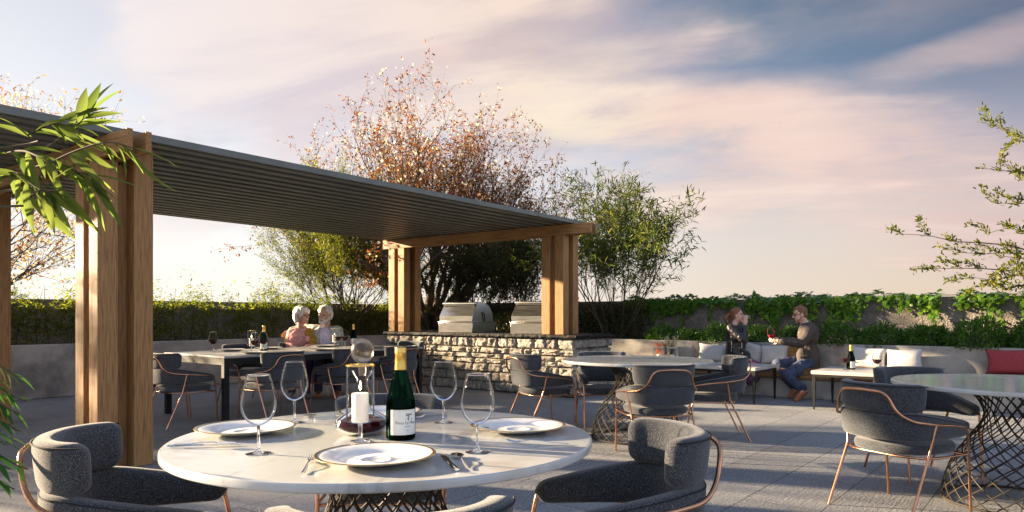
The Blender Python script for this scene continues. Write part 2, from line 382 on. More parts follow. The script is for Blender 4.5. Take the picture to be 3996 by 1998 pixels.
# ================================================================== PERGOLA
PO = (2.46, 5.9, 0)
perg = thing('pergola', 'timber pergola with clustered square posts and grey louvred roof', 'pergola', PO, R_(1.2))
def pp(mb, name, m, bevel=0):
    o = mb.build(name, m, perg, bevel=bevel, off=PO); o.location = (0,0,0); return o
PW, GU, GV = .146, .120, .09
BT = 2.490                                               # top of the beams
def column(u1, v0, z0):                                  # u1: right edge, v0: near edge
    u0 = u1 - 2*PW - GU
    for (a, b_) in ((0,0),(0,1),(1,0),(1,1)):
        x = u0 + a*(PW+GU); y = v0 + b_*(PW+GV); m = MB(); m.box(x, x+PW, y, y+PW, z0, BT-.154 if a == 0 else BT-.004); pp(m, 'post', wood_z, .004)
    m = MB(); m.box(u0+.07, u1-.07, v0+PW-.02, v0+PW+GV+.02, z0+.001, BT-.157); pp(m, 'core_board', wood_z)
    return u0
CU = (2.668, 9.0); CV = (5.69, 8.95)
for iu, u1 in enumerate(CU):
    for v0 in CV: u0 = column(u1+(.095 if iu == 0 and v0 > 8 else 0), v0, .002 if iu == 0 else .892)
    u0 = u1-2*PW-GU
    for du in (0.0, .132):
        m = MB(); m.box(u0+du, u0+du+.042, CV[0]-.46, CV[1]+.38+.15, BT-.152, BT); pp(m, 'beam', wood_y, .003)
RU0, RU1, RV0, RV1, ZR = 1.30, 9.36, 5.52, 9.42, BT+.003
m = MB(); m.box(RU0, RU1, RV0, RV0+.03, ZR, ZR+.056); pp(m, 'fascia', slat_m, .003)
m = MB(); m.box(RU0, RU1, RV1-.03, RV1, ZR, ZR+.056); pp(m, 'fascia', slat_m, .003)
n = 19; pitch = (RV1-RV0-.06)/n
for k in range(n):
    y = RV0+.03+(k+.5)*pitch; m = MB(); m.box(RU0+.01, RU1-.01, y-pitch*.27, y+pitch*.27, ZR, ZR+.045); pp(m, 'slat', slat_m, .004)
m = MB(); m.box(RU0+.02, RU1-.02, RV0+.031, RV1-.031, ZR+.046, ZR+.054); pp(m, 'roof_sheet', pmat('dark roof sheet', (.012,.011,.010), rough=.8))

# ================================================================== BARBECUE COUNTER
CX0, CX1, CY0, CY1 = 8.48, 9.50, 5.56, 9.45
ctr = thing('barbecue_counter', 'outdoor kitchen counter of pale rough stone with black granite top', 'counter', (9.0, 7.5, 0))
def cp(mb, name, m, **k):
    o = mb.build(name, m, ctr, off=(9.0,7.5,0), **k); o.location = (0,0,0); return o
m = MB(); m.box(CX0+.03, CX1-.03, CY0+.03, CY1-.03, .002, .839); cp(m, 'core', pmat('dark mortar', (.05,.045,.04), (.09,.08,.07), scale=30, rough=1))
def stone_mat():
    m = bpy.data.materials.new('split limestone'); m.use_nodes = True; t = NT(m.node_tree); b = t.n['Principled BSDF']
    ge = t.add('NewGeometry'); tc = t.add('TexCoord')
    col = t.ramp(ge.outputs['Random Per Island'], [(0, (.27,.235,.19)), (.3, (.33,.30,.255)), (.6, (.22,.20,.17)), (.85, (.36,.34,.30)), (1, (.18,.155,.13))])
    n = t.add('TexNoise', i_Vector=tc.outputs['Object'], i_Scale=22, i_Detail=8, i_Roughness=.7).outputs['Fac']
    col = t.mix(t.rng(n, .5, .68), col, (.13,.10,.08)); col = t.mix(t.rng(n, .45, .3), col, (.40,.38,.345))
    t.set(b.inputs['Base Color'], col); b.inputs['Roughness'].default_value = .9
    n2 = t.add('TexNoise', i_Vector=tc.outputs['Object'], i_Scale=30, i_Detail=7, i_Roughness=.65).outputs['Fac']
    bp = t.add('Bump', i_Strength=.9, i_Distance=.03, i_Height=n2); t.l.new(bp.outputs[0], b.inputs['Normal']); return m
stm = stone_mat(); srng = random.Random(5)
def stones(P, length, z0, z1, clad):                     # P(s, z, d): along, height, outwards
    z = z0
    while z < z1-.02:
        hgt = min(srng.choice((.08,.095,.11,.13,.145)), z1-z)
        if z1-z-hgt < .05: hgt = z1-z
        s = -srng.uniform(0, .1)
        while s < length:
            w = srng.uniform(.12, .34)*(1.2 if hgt < .09 else 1); a, b_ = max(0, s), min(length, s+w); s += w
            if length-b_ < .08: b_ = length; s = length
            if b_-a < .04: continue
            nx, nz = 10, 8; g_ = .006; off = srng.uniform(.012, .045); sd = srng.uniform(0, 100); rings = []; vs = []; fs = []
            ph = [srng.uniform(-.012, .012) for _ in range(4)]
            for j in range(nz+1):
                for i in range(nx+1):
                    u, w_ = i/nx, j/nz
                    ed = min(u, 1-u)*(b_-a)/.016; ev = min(w_, 1-w_)*hgt/.014
                    q = min(1, ed)*min(1, ev); q = q**.4 if q > 0 else 0
                    d = q*(off+.014) + (mnoise.noise(Vector((a*9+u*3.5, w_*2.6, sd)))*.026 + mnoise.noise(Vector((a*9+u*9, w_*7, sd)))*.016)*q
                    jit = (ph[0]*(1-u)+ph[1]*u) if j in (0, nz) else 0
                    jx = (ph[2]*(1-w_)+ph[3]*w_) if i in (0, nx) else 0
                    wob = mnoise.noise(Vector((u*4+sd, w_*3, 3.3)))*.005
                    vs.append(P(a+g_+(b_-a-2*g_)*u+jx*.6+wob, z+g_+(hgt-2*g_)*w_+jit*.6+wob, d))
            for j in range(nz):
                for i in range(nx): k = j*(nx+1)+i; fs.append((k, k+1, k+nx+2, k+nx+1))
            clad.add(vs, fs)
        z += hgt
cl = MB()
stones(lambda s, z, d: (CX0+.028-d, CY1-s, z), CY1-CY0+.02, .004, .838, cl)
stones(lambda s, z, d: (CX0+s-.01, CY0+.028-d, z), CX1-CX0+.01, .004, .838, cl)
stones(lambda s, z, d: (CX0+s, CY1-.028+d, z), CX1-CX0, .004, .838, cl)
cp(cl, 'stone_cladding', stm, smooth=60)
# granite top with a chipped edge
per = []
def edge(a, b_, n):
    for k in range(n): u = k/n; per.append((a[0]*(1-u)+b_[0]*u, a[1]*(1-u)+b_[1]*u))
X0, X1, Y0, Y1 = CX0-.05, CX1+.05, CY0-.06, CY1+.05
edge((X0,Y0),(X1,Y0),26); edge((X1,Y0),(X1,Y1),80); edge((X1,Y1),(X0,Y1),26); edge((X0,Y1),(X0,Y0),100)
m = MB(); rings = []
for z, ins in ((.840,.012),(.848,.0),(.862,-.004),(.877,.002),(.8885,.004)):
    rr = []
    for (x, y) in per:
        j = 0 if z > .88 else srng.uniform(-.009, .009)
        dx = -1 if x > X1-.001 else (1 if x < X0+.001 else 0); dy = -1 if y > Y1-.001 else (1 if y < Y0+.001 else 0)
        rr.append((x+dx*(ins+j), y+dy*(ins+j), z+(0 if z > .88 else srng.uniform(-.002, .002))))
    rings.append(rr)
m.loft(rings); cp(m, 'countertop', granite_e, smooth=20)
m = MB(); m.box(X0+.02, X1-.02, Y0+.02, Y1-.02, .8890, .8895); cp(m, 'polished_top', granite)

# ================================================================== GRILLS
def grill(x0, y0, label):
    g_ = thing('grill', label, 'grill', (x0+.3, y0+.375, .890), 0, 'steel grills on the counter')
    O = (x0+.3, y0+.375, .890); D, W = .58, .75; z = .890
    def gp(m, n, mt, par=g_, **k):
        o = m.build(n, mt, par, off=O, **k); o.location = (0,0,0); return o
    m = MB(); m.box(x0, x0+D, y0, y0+W, z+.003, z+.165); gp(m, 'firebox', steel, bevel=.006)
    m = MB(); m.box(x0-.012, x0+D+.02, y0-.014, y0+W+.014, z+.166, z+.178); gp(m, 'rim', steel, bevel=.003)
    a, zz = x0+.012, z+.18
    prof = [(a, zz), (a, zz+.09), (a+.10, zz+.255), (a+.115, zz+.262), (a+.125, zz+.312), (a+.20, zz+.322), (a+.28, zz+.316), (a+.35, zz+.296), (a+.42, zz+.256), (a+.47, zz+.20), (a+.51, zz+.13), (a+.53, zz+.06), (a+.535, zz)]
    m = MB(); m.prism(prof, 'y', y0+.012, y0+W-.012); hood = gp(m, 'hood', steel, bevel=.006, smooth=25)
    m = MB(); m.box(a+.082, a+.120, y0+.03, y0+W-.03, zz+.262, zz+.276); gp(m, 'handle_slot', black_m, hood)
    m = MB(); m.box(a+.066, a+.125, y0+.02, y0+W-.02, zz+.279, zz+.312); gp(m, 'handle', steel, hood, bevel=.008)
    for s, yy in ((-1, y0+.006), (1, y0+W-.006)):
        m = MB(); m.tube(crom([(a+.24, yy+s*.004, zz+.15), (a+.272, yy+s*.016, zz+.12), (a+.285, yy+s*.018, zz+.07), (a+.285, yy+s*.006, zz+.012)], 5), .011, 8); gp(m, 'hinge_arm', black_m, hood)
    m = MB(); m.box(x0+D+.0205, x0+D+.05, y0+.03, y0+W-.03, z+.10, z+.16); gp(m, 'back_tray', steel, bevel=.004)
    return g_
grill(8.62, 7.60, 'steel barbecue grill on the counter, standing clear between the two timber posts')
grill(8.62, 6.07, 'steel barbecue grill half hidden behind the right-hand timber posts')

# ================================================================== SIDE TABLES BY THE BENCH
stone_top = pmat('pale stone top', (.44,.42,.39), (.36,.345,.32), scale=9, rough=.35)
def side_table(x0, x1, y0, y1, label):
    cx, cy = (x0+x1)/2, (y0+y1)/2; s = thing('side_table', label, 'side table', (cx, cy, 0), 0, 'low side tables at the bench')
    m = MB(); m.box(x0, x1, y0, y1, .440, .485); o = m.build('tabletop', stone_top, s, bevel=.006, off=(cx,cy,0)); o.location = (0,0,0)
    m = MB()
    for q in ((x0+.012,x1-.012,y0+.012,y0+.035),(x0+.012,x1-.012,y1-.035,y1-.012),(x0+.012,x0+.035,y0+.035,y1-.035),(x1-.035,x1-.012,y0+.035,y1-.035)): m.box(*q, .412, .4385)
    o = m.build('frame', black_m, s, off=(cx,cy,0)); o.location = (0,0,0)
    for px_, py_ in ((x0+.03,y0+.03),(x1-.03,y0+.03),(x0+.03,y1-.03),(x1-.03,y1-.03)):
        m = MB(); a = .020
        m.loft([[(px_+sx_*q, py_+sy_*q, z) for sx_, sy_ in ((-1,-1),(1,-1),(1,1),(-1,1))] for q, z in ((.009,.002),(.021,.4115))])
        o = m.build('leg', black_m, s, smooth=0, off=(cx,cy,0)); o.location = (0,0,0)
side_table(9.31, 10.19, 3.28, 4.30, 'low stone-topped side table with black tapered legs, bare, beside the woman in the leather jacket')
side_table(9.30, 10.22, 1.35, 2.585, 'low stone-topped side table carrying a bottle and two glasses of red wine')

# ================================================================== TABLES
WP = [(.42,0),(.425,.04),(.415,.10),(.385,.20),(.33,.31),(.255,.42),(.205,.49),(.188,.545),(.20,.60),(.235,.655),(.285,.70),(.31,.716)]
def wires(hand, n=22, twist=2.35):
    m = MB()
    zs = np.array([p[1] for p in WP]); rr = np.array([p[0] for p in WP])
    for k in range(n):
        a0 = 2*math.pi*k/n; pts = []
        for z in np.linspace(0.012, .716, 22):
            r = float(np.interp(z, zs, rr)); a = a0+hand*twist*(z/.716)
            pts.append((r*math.cos(a), r*math.sin(a), z))
        m.tube(pts, .0042, 5, cap=False)
    return m
def round_table():
    s = thing('round_table', 'x', 'table', (0,0,0), 0, 'round marble tables on wire bases')
    m = MB(); R = .716
    m.lathe([(0,.722),(.60,.722),(R-.012,.7222),(R-.004,.7232),(R-.0005,.7262),(R,.729),(R,.7455),(R-.0008,.7478),(R-.003,.7497),(R-.006,.7502),(R-.012,.7500),(0,.75)], 128)
    m.build('tabletop', marble, s, smooth=50)
    wires(1).build('wire_lattice', wire_m, s, smooth=60); wires(-1).build('wire_lattice', wire_m, s, smooth=60)
    m = MB(); m.tube([(.425*math.cos(a), .425*math.sin(a), .009) for a in np.linspace(0, 2*math.pi, 64, endpoint=False)], .008, 8, closed=True); m.build('base_ring', wire_m, s)
    m = MB(); m.tube([(.31*math.cos(a), .31*math.sin(a), .714) for a in np.linspace(0, 2*math.pi, 48, endpoint=False)], .006, 8, closed=True); m.build('top_ring', wire_m, s)
    return s
tb = round_table(); tb.location = rf(-.44, 2.50); tb.rotation_euler[2] = .4; bpy.context.view_layer.update()
tb['label'] = 'nearest round marble table, laid with plates, glasses, a candle and a green bottle'
CHILD[tb] = [(k, []) for k in kids(tb)]
dup(tb, rf(1.19, 6.85), 1.1, 'round marble table with a bare top, in front of the stone counter')
dup(tb, rf(3.17, 4.46), 2.0, 'round marble table cut off by the right edge of the picture')
NT_C = rf(-.44, 2.50)
# long table
grey_top = pmat('grey stone top', (.33,.33,.32), (.26,.26,.255), scale=7, rough=.4)
LX0, LX1, LY0, LY1 = 4.12, 7.10, 7.18, 8.52
lt = thing('dining_table', 'long rectangular dining table with pale top and black legs under the pergola', 'table', ((LX0+LX1)/2, (LY0+LY1)/2, 0))
LO = ((LX0+LX1)/2, (LY0+LY1)/2, 0)
def lp(m, nme, mt, **k):
    o = m.build(nme, mt, lt, off=LO, **k); o.location = (0,0,0)
for k in range(3):
    w = (LX1-LX0)/3; m = MB(); m.box(LX0+k*w+.003, LX0+(k+1)*w-.003, LY0, LY1, .706, .73); lp(m, 'top_panel', grey_top, bevel=.004)
m = MB()
for q in ((LX0+.006,LX1-.006,LY0+.006,LY0+.05),(LX0+.006,LX1-.006,LY1-.05,LY1-.006),(LX0+.006,LX0+.05,LY0+.05,LY1-.05),(LX1-.05,LX1-.006,LY0+.05,LY1-.05)): m.box(*q, .635, .7045)
lp(m, 'apron', black_m)
for x in (LX0+.006, LX1-.066):
    for y in (LY0+.006, LY1-.066):
        m = MB(); m.box(x-.001, x+.061, y-.001, y+.061, .002, .704); lp(m, 'leg', black_m, bevel=.004)

# ================================================================== CHAIRS
def half_path(pts, n): return crom(pts, n)
def arch(pts_half, n=6):                   # mirrored in x
    H = [Vector(p) for p in pts_half]; full = H + [Vector((-p.x, p.y, p.z)) for p in reversed(H[:-1] if abs(H[-1].x) < 1e-6 else H)]
    return crom(full, n)
def pad_band(path, zlo, zhi, thick, lean=0.0, endr=.05, corner=.05, nsec=14):
    """upholstered band: path (plan), zlo/zhi functions of 0..1, rounded section and ends"""
    m = MB(); P = [Vector((p.x, p.y, 0)) for p in path]; n = len(P)
    L = [0]
    for i in range(1, n): L.append(L[-1]+(P[i]-P[i-1]).length)
    tot = L[-1]; rings = []
    # end stations added for round ends
    def at(d):
        d = max(0, min(tot, d))
        for i in range(1, n):
            if L[i] >= d: u = (d-L[i-1])/max(1e-9, L[i]-L[i-1]); p = P[i-1].lerp(P[i], u); tg = (P[i]-P[i-1]).normalized(); return p, tg
        return P[-1], (P[-1]-P[-2]).normalized()
    st = [0, .004, .012, .025, .04]+list(np.linspace(.06, tot-.06, 40))+[tot-.04, tot-.025, tot-.012, tot-.004, tot]
    for d in st:
        p, _ = at(d); a, _ = at(d-.02); b_, _ = at(d+.02); tg = (b_-a).normalized(); nr = Vector((tg.y, -tg.x, 0))
        u = d/tot; e_ = min(d, tot-d)
        k = 1 if e_ >= corner else math.sqrt(max(0, 1-((corner-e_)/corner)**2))
        kt = 1 if e_ >= .03 else math.sqrt(max(0.0, 1-((.03-e_)/.03)**2))
        z0, z1 = zlo(u), zhi(u); zc = (z0+z1)/2; hh = (z1-z0)/2 - corner*(1-k)*.9; th = thick/2*max(.12, kt)
        ring = []
        for q in range(nsec*2):
            ang = 2*math.pi*q/(nsec*2); ca, sa = math.cos(ang), math.sin(ang)
            ex = .55
            ox = math.copysign(abs(ca)**ex, ca)*th; oz = math.copysign(abs(sa)**.42, sa)*hh
            zz = zc+oz; pt = p + nr*(ox+lean*(zz-.45)); ring.append((pt.x, pt.y, zz))
        rings.append(ring)
    return m.loft(rings)
chair_group = 'charcoal armchairs with copper frames'
def make_chair():
    s = thing('armchair', 'x', 'chair', (0,0,0), 0, chair_group)
    # seat cushion
    def plan(k, z):
        out = []
        for q in range(40):
            a = 2*math.pi*q/40; ca, sa = math.cos(a), math.sin(a)
            ex = .62 if sa > 0 else .85
            x = math.copysign(abs(ca)**ex, ca)*.245; y = math.copysign(abs(sa)**ex, sa)*(.265 if sa > 0 else .25)
            out.append((x*k, y*k+.005, z))
        return out
    m = MB(); m.loft([plan(.90,.366), plan(.965,.368), plan(.992,.378), plan(1,.392), plan(.995,.407), plan(.97,.418), plan(.92,.424), plan(.5,.430), plan(.1,.431)])
    m.build('seat', fabric, s, smooth=60)
    path = arch([(.240,.225,0),(.244,.10,0),(.244,-.04,0),(.226,-.16,0),(.158,-.243,0),(0,-.272,0)], 8)
    def zh(u): d = abs(u-.5)*2; return .618 - .085*max(0, min(1, (d-.34)/.66))**1.1
    def zl(u): d = abs(u-.5)*2; return .448 + .012*d
    band = pad_band(path, zl, zh, .072, lean=-.10, corner=.055).build('arm_shell', fabric, s, smooth=60)
    path2 = arch([(.203,-.13,0),(.190,-.185,0),(.148,-.232,0),(.09,-.262,0),(0,-.275,0)], 8)
    back = pad_band(path2, lambda u: .612, lambda u: .778, .074, lean=-.11, corner=.05).build('backrest', fabric, s, smooth=60)
    # piping along the outer upper edge of the pads
    def seam(path, zf, off, lean, par, nme):
        m = MB(); pts = []
        n = len(path)
        for i in range(2, n-2):
            tg = (path[i+1]-path[i-1]); tg.z = 0; tg.normalize(); nr = Vector((tg.y, -tg.x, 0)); u = i/(n-1); z = zf(u)
            p = path[i]+nr*(off+lean*(z-.45)); pts.append((p.x, p.y, z))
        m.tube(pts, .0028, 5); m.build(nme, fabric_dark, par)
    seam(path, lambda u: zh(u)-.012, -.031, -.10, band, 'piping'); seam(path2, lambda u: .7655, -.036, -.11, back, 'piping')
    # copper tube: front legs, arms and back hoop in one piece
    r = .0085
    H = fillet([(.262,.262,0),(.264,.232,.40),(.276,.205,.515),(.284,.06,.535),(.287,-.12,.552),(.245,-.262,.572),(.188,-.322,.625),(.150,-.350,.735),(0,-.366,.742)], .055, 5)
    full = H[:-1] + [Vector((0,-.366,.742))] + [Vector((-p.x, p.y, p.z)) for p in reversed(H[:-1])]
    m = MB(); m.tube(full, r, 10); m.build('tube_frame', copper, s, smooth=60)
    for sg in (1, -1):
        m = MB(); m.tube(fillet([(sg*.286,-.105,.55),(sg*.262,-.135,.375),(sg*.262,-.315,0)], .03, 4), r, 10); m.build('leg', copper, s, smooth=60)
    m = MB(); m.tube(fillet([(.271,.225,.356),(.274,-.125,.356),(.15,-.205,.356),(-.15,-.205,.356),(-.274,-.125,.356),(-.271,.225,.356)], .07, 4), .0075, 8); m.tube([(-.27,.215,.356),(.27,.215,.356)], .0075, 8); m.build('seat_frame', copper, s, smooth=60)
    return s
fabric_dark = pmat('dark piping', (.012,.014,.018), rough=.9)
chair0 = make_chair(); bpy.context.view_layer.update()
CHILD[chair0] = [(k, kids(k)) for k in kids(chair0)]
used = [False]
def chair(r, f, fr, ff, label):            # position and facing in right/forward terms
    p = rf(r, f); d = rf(fr, ff); rz = math.atan2(d.y, d.x)-math.pi/2
    if not used[0]:
        used[0] = True; chair0.location = p; chair0.rotation_euler = (0,0,rz); chair0['label'] = label; return chair0
    return dup(chair0, p, rz, label)
def chair_uv(u, v, du, dv, label):
    rz = math.atan2(dv, du)-math.pi/2; return dup(chair0, (u, v, 0), rz, label)
chair(-1.245, 2.47, .95, .30, 'charcoal armchair at the left of the nearest round table, seen beside the timber posts')
chair(.335, 2.50, -.99, -.10, 'charcoal armchair at the right of the nearest round table, sunlight inside its backrest')
chair(-.29, 1.695, -.19, .98, 'charcoal armchair at the bottom edge, only the top of its backrest showing')
chair(-.58, 3.30, .06, -1, 'charcoal armchair behind the candle and bottle, across the nearest table')
chair(.32, 7.48, .90, .43, 'charcoal armchair in front of the stone counter, left of the bare round table')
chair(.98, 7.55, .08, -1, 'charcoal armchair behind the bare round table, most of it hidden by the tabletop')
chair(1.20, 5.97, -.17, .98, 'charcoal armchair showing its back and copper hoop, in front of the bare round table')
chair(1.93, 6.93, -.99, .12, 'charcoal armchair right of the bare round table, next to the low bare side table')
chair(2.36, 4.34, .89, .46, 'charcoal armchair with its whole copper frame in view, left of the right-edge table')
chair(3.0, 5.22, .05, -1, 'charcoal armchair behind the round table at the right edge of the picture')
chair_uv(3.86, 7.58, 1, 0.05, 'charcoal armchair at the near left corner of the long table, right beside the posts')
chair_uv(3.90, 8.28, 1, -.03, 'charcoal armchair at the far left corner of the long table, partly hidden by the tabletop')
chair_uv(4.62, 7.03, 0, 1, 'charcoal armchair turned away at the long table, in front of the woman in pink')
chair_uv(5.56, 7.02, 0, 1, 'charcoal armchair turned away at the middle of the long table, behind the tall candle')
chair_uv(6.38, 7.03, 0, 1, 'charcoal armchair turned away at the long table, last in its row beside the counter')
chair_uv(5.38, 8.78, 0, -1, 'charcoal armchair on the hedge side of the long table, empty, sun on its arm')
chair_uv(6.30, 8.86, 0, -1, 'charcoal armchair under the seated woman in pink')
chair_uv(6.93, 8.86, 0, -1, 'charcoal armchair under the seated man in the pale jacket')
chair_uv(7.42, 7.95, -1, 0, 'charcoal armchair at the far right end of the long table by the counter')
# ================================================================== PLANTS
def norm(a): return a/np.maximum(1e-9, np.linalg.norm(a, axis=-1, keepdims=True))
DIAMOND = (np.array([(0,0,0),(.45,.5,.06),(1,0,-.06),(.45,-.5,.06)]), [(0,1,2),(0,2,3)])
LANCE = (np.array([(0,0,0),(.25,.42,.05),(.25,-.42,.05),(.6,.38,.02),(.6,-.38,.02),(1,0,-.14),(.25,0,0),(.6,0,-.03)]),
         [(0,6,1),(0,2,6),(1,6,7),(1,7,3),(6,2,4),(6,4,7),(3,7,5),(7,4,5)])
IVY = (np.array([(0,0,0),(.02,.30,.03),(.22,.55,.0),(.36,.30,.05),(.66,.36,.0),(.60,.14,.05),(1,0,-.08),(.60,-.14,.05),(.66,-.36,0),(.36,-.30,.05),(.22,-.55,0),(.02,-.30,.03),(.35,0,.07)]),
       [(12,i,i+1) for i in range(0,11)]+[(12,11,0)])
OVAL = (np.array([(0,0,0),(.3,.36,.06),(.7,.34,.05),(1,0,-.04),(.7,-.34,.05),(.3,-.36,.06)]), [(0,1,2,),(0,2,3),(0,3,4),(0,4,5)])
STAR = (np.array([(0,0,0)]+[(.5*math.cos(a)*(1 if k%2 else .42), .5*math.sin(a)*(1 if k%2 else .42), .06*(k%2)) for k, a in enumerate(np.linspace(0, 2*math.pi, 10, endpoint=False))]), [(0,1+k,1+(k+1)%10) for k in range(10)])
def leaves(P, D, N, L, W, tmpl=DIAMOND):
    T, F = tmpl; P = np.asarray(P, float); D = norm(np.asarray(D, float)); S = norm(np.cross(np.asarray(N, float), D)); U = np.cross(D, S)
    L = np.asarray(L)[:, None, None]; W = np.asarray(W)[:, None, None]
    V = P[:, None, :] + D[:, None, :]*T[None, :, 0:1]*L + S[:, None, :]*T[None, :, 1:2]*W + U[:, None, :]*T[None, :, 2:3]*L
    n, k = len(P), len(T); Fa = (np.array(F)[None] + (np.arange(n)*k)[:, None, None]).reshape(-1, 3)
    return V.reshape(-1, 3), Fa
def join(parts):
    V = []; F = []; M = []; o = 0
    for (v, f, m) in parts: V.append(v); F.append(f+o); M.append(np.full(len(f), m)); o += len(v)
    return np.concatenate(V), np.concatenate(F), np.concatenate(M)
def rv(n, s=1.0): return nrng.normal(0, s, (n, 3))

def branch_tree(rn, base, spec, twig_out, mb, ang=(25,50), up=.10, curl=.25, rscale=.62):
    """grow limbs; spec: list of (length, children, segs) per level; twig_out gets (point, dir, level)"""
    def grow(p, d, r, lvl):
        ln, nch, seg = spec[lvl]; ln *= rn.uniform(.75, 1.2); pts = [p]; rs = [r]; q = p.copy(); dd = d.copy(); st = ln/seg
        for k in range(seg):
            dd = (dd + Vector((rn.gauss(0,1), rn.gauss(0,1), rn.gauss(0,1)))*curl*.35 + Vector((0,0,up))).normalized(); q = q+dd*st; pts.append(q.copy()); rs.append(r*(1-.75*(k+1)/seg))
            if lvl >= len(spec)-2: twig_out.append((q.copy(), dd.copy(), lvl))
        mb.tube(pts, rs, 7 if lvl == 0 else (5 if lvl < 2 else 3), cap=False)
        if lvl+1 < len(spec):
            for c_ in range(nch):
                t_ = rn.uniform(.25, 1.0) if lvl else rn.uniform(.35, 1); i = min(seg-1, int(t_*seg)); b0 = pts[i].lerp(pts[i+1], t_*seg-i)
                ax = (pts[i+1]-pts[i]).normalized(); pr = ax.orthogonal().normalized(); pr.rotate(Matrix.Rotation(rn.uniform(0, 6.28), 3, ax))
                a = R_(rn.uniform(*ang)); nd = (ax*math.cos(a)+pr*math.sin(a)).normalized(); grow(b0, nd, max(.0022, rs[i]*rscale), lvl+1)
    return grow

# ---- leaf colours (lit leaves stay within real reflectances)
lf_hedge = leafmat('hedge leaf', [(.095,.125,.02), (.14,.17,.022), (.08,.115,.018), (.28,.27,.035)], .75, gloss=.02)
lf_box = leafmat('boxwood leaf', [(.05,.12,.016), (.085,.19,.025), (.045,.10,.016), (.15,.27,.03)], .45)
lf_ivy = leafmat('ivy leaf', [(.05,.12,.016), (.095,.20,.022), (.055,.13,.016), (.17,.28,.03)], .42)
lf_nand = leafmat('nandina leaf', [(.075,.13,.03), (.13,.17,.04), (.065,.11,.025), (.20,.20,.045), (.055,.10,.025)], .55, gloss=.04)
lf_will = leafmat('willow leaf', [(.11,.14,.018), (.16,.18,.022), (.08,.11,.018), (.26,.23,.03)], .6, gloss=.03)
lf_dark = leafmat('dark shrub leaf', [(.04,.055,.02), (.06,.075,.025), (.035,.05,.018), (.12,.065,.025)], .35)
lf_auto = leafmat('copper leaf', [(.24,.085,.028), (.17,.055,.02), (.30,.13,.045), (.13,.045,.02)], .45, gloss=.02)
lf_gold = leafmat('golden leaf', [(.34,.17,.04), (.28,.11,.03), (.38,.24,.06)], .5)
petal = leafmat('white petal', [(.62,.56,.50), (.68,.64,.60), (.55,.45,.38)], .4, gloss=.02)
lf_fore = leafmat('long leaf', [(.085,.135,.035), (.12,.17,.045), (.15,.19,.06), (.10,.145,.045)], .78, rough=.8, gloss=0)
lf_fern = leafmat('deep green leaf', [(.02,.075,.016), (.035,.10,.02), (.05,.13,.025)], .3, rough=.4)
flower_w = leafmat('greyish flower', [(.50,.44,.38), (.40,.36,.33), (.58,.50,.42)], .3)

# ---- bamboo hedge in the left planter: leafy stems, one long mass
def hedge():
    h = thing('bamboo_hedge', 'long dense bamboo hedge with feathery top growing in the left planter', 'hedge', (4, 11.9, .70))
    rn = np.random.default_rng(3); n = 30000
    x = rn.uniform(-1.5, 11.6, n); y = 11.62+.6*rn.beta(.8, 1.4, n); zt = 1.42 + .10*np.sin(x*1.7)+.10*np.sin(x*4.1+1)+.06*np.sin(x*9.3)
    z = .72 + (zt-.72)*rn.uniform(0, 1, n)**.72; up = rn.uniform(0, 1, n) < .17; z = np.where(up, zt+rn.exponential(.11, n)*(.6+.6*np.sin(x*5.3)**2), z)
    y = np.where(z < .95, 11.50+.5*rn.uniform(0, 1, n)**1.6, y)
    # clumps: drop leaves in the gaps of a noise field
    keep = np.array([mnoise.noise(Vector((a*2.6, b*3, c_*3.4))) > -.16 for a, b, c_ in zip(x, y, z)])
    P = np.stack([x, y, z], 1)[keep]; n = len(P); D = rv(n); D[:, 2] = D[:, 2]*.5-.25; N = rv(n, .5)+np.array([0, -.3, 1])
    L = nrng.uniform(.05, .105, n); V, F = leaves(P, D, N, L, L*.24, LANCE)
    fast_mesh('foliage', V-np.array([4, 11.9, .70]), F, lf_hedge, h)
    m = MB(); r2 = random.Random(4)
    for k in range(150):
        xx = r2.uniform(-1.5, 11.5); yy = r2.uniform(11.68, 12.15); hh = r2.uniform(.6, .95); m.tube([(xx-4, yy-11.9, 0), (xx-4+r2.uniform(-.05,.05), yy-11.9+r2.uniform(-.05,.05), hh*.6), (xx-4+r2.uniform(-.12,.12), yy-11.9+r2.uniform(-.1,.1), hh)], [.006,.005,.002], 4, cap=False)
    m.build('stems', stem_m, h)
hedge()

# ---- low boxwood shrubs in the right planter
def box_proto(seed, name, wide=.42, tall=.42, n=2600):
    rn = np.random.default_rng(seed); s = thing(name, 'x', 'shrub', (0,0,0), 0, 'boxwood shrubs below the ivy wall')
    u = norm(rn.normal(0, 1, (n, 3))); u[:, 2] = np.abs(u[:, 2]); r = rn.uniform(.45, 1, n)**.5
    lump = np.array([1+.30*mnoise.noise(Vector(tuple(q*2.6+seed))) for q in u]); P = u*r[:, None]*lump[:, None]*np.array([wide, wide*.95, tall])+np.array([0,0,.03])
    D = norm(u+rn.normal(0, .6, (n, 3))); N = rn.normal(0, .6, (n, 3))+u+np.array([0,0,.5]); L = rn.uniform(.028, .05, n)
    V, F = leaves(P, D, N, L, L*.55, OVAL); fast_mesh('foliage', V, F, lf_box, s)
    m = MB(); r2 = random.Random(seed)
    for k in range(9):
        a = r2.uniform(0, 6.28); m.tube([(0,0,0), (.12*math.cos(a), .12*math.sin(a), .15), (wide*.75*math.cos(a), wide*.75*math.sin(a), .20+tall*.5*r2.random())], [.008,.006,.002], 5, cap=False)
    m.build('stems', stem_m, s); return s
prot = [box_proto(s_, 'boxwood_shrub', w_, h_) for s_, w_, h_ in ((21,.33,.26),(22,.29,.22),(23,.36,.29))]
bpy.context.view_layer.update()
spots = [(5.55,.36),(5.1,.30),(4.55,.40),(3.95,.30),(3.35,.38),(2.75,.34),(2.15,.36),(1.6,.42),(1.0,.40),(.4,.42),(-.2,.40),(-.8,.42),(-1.4,.4)]
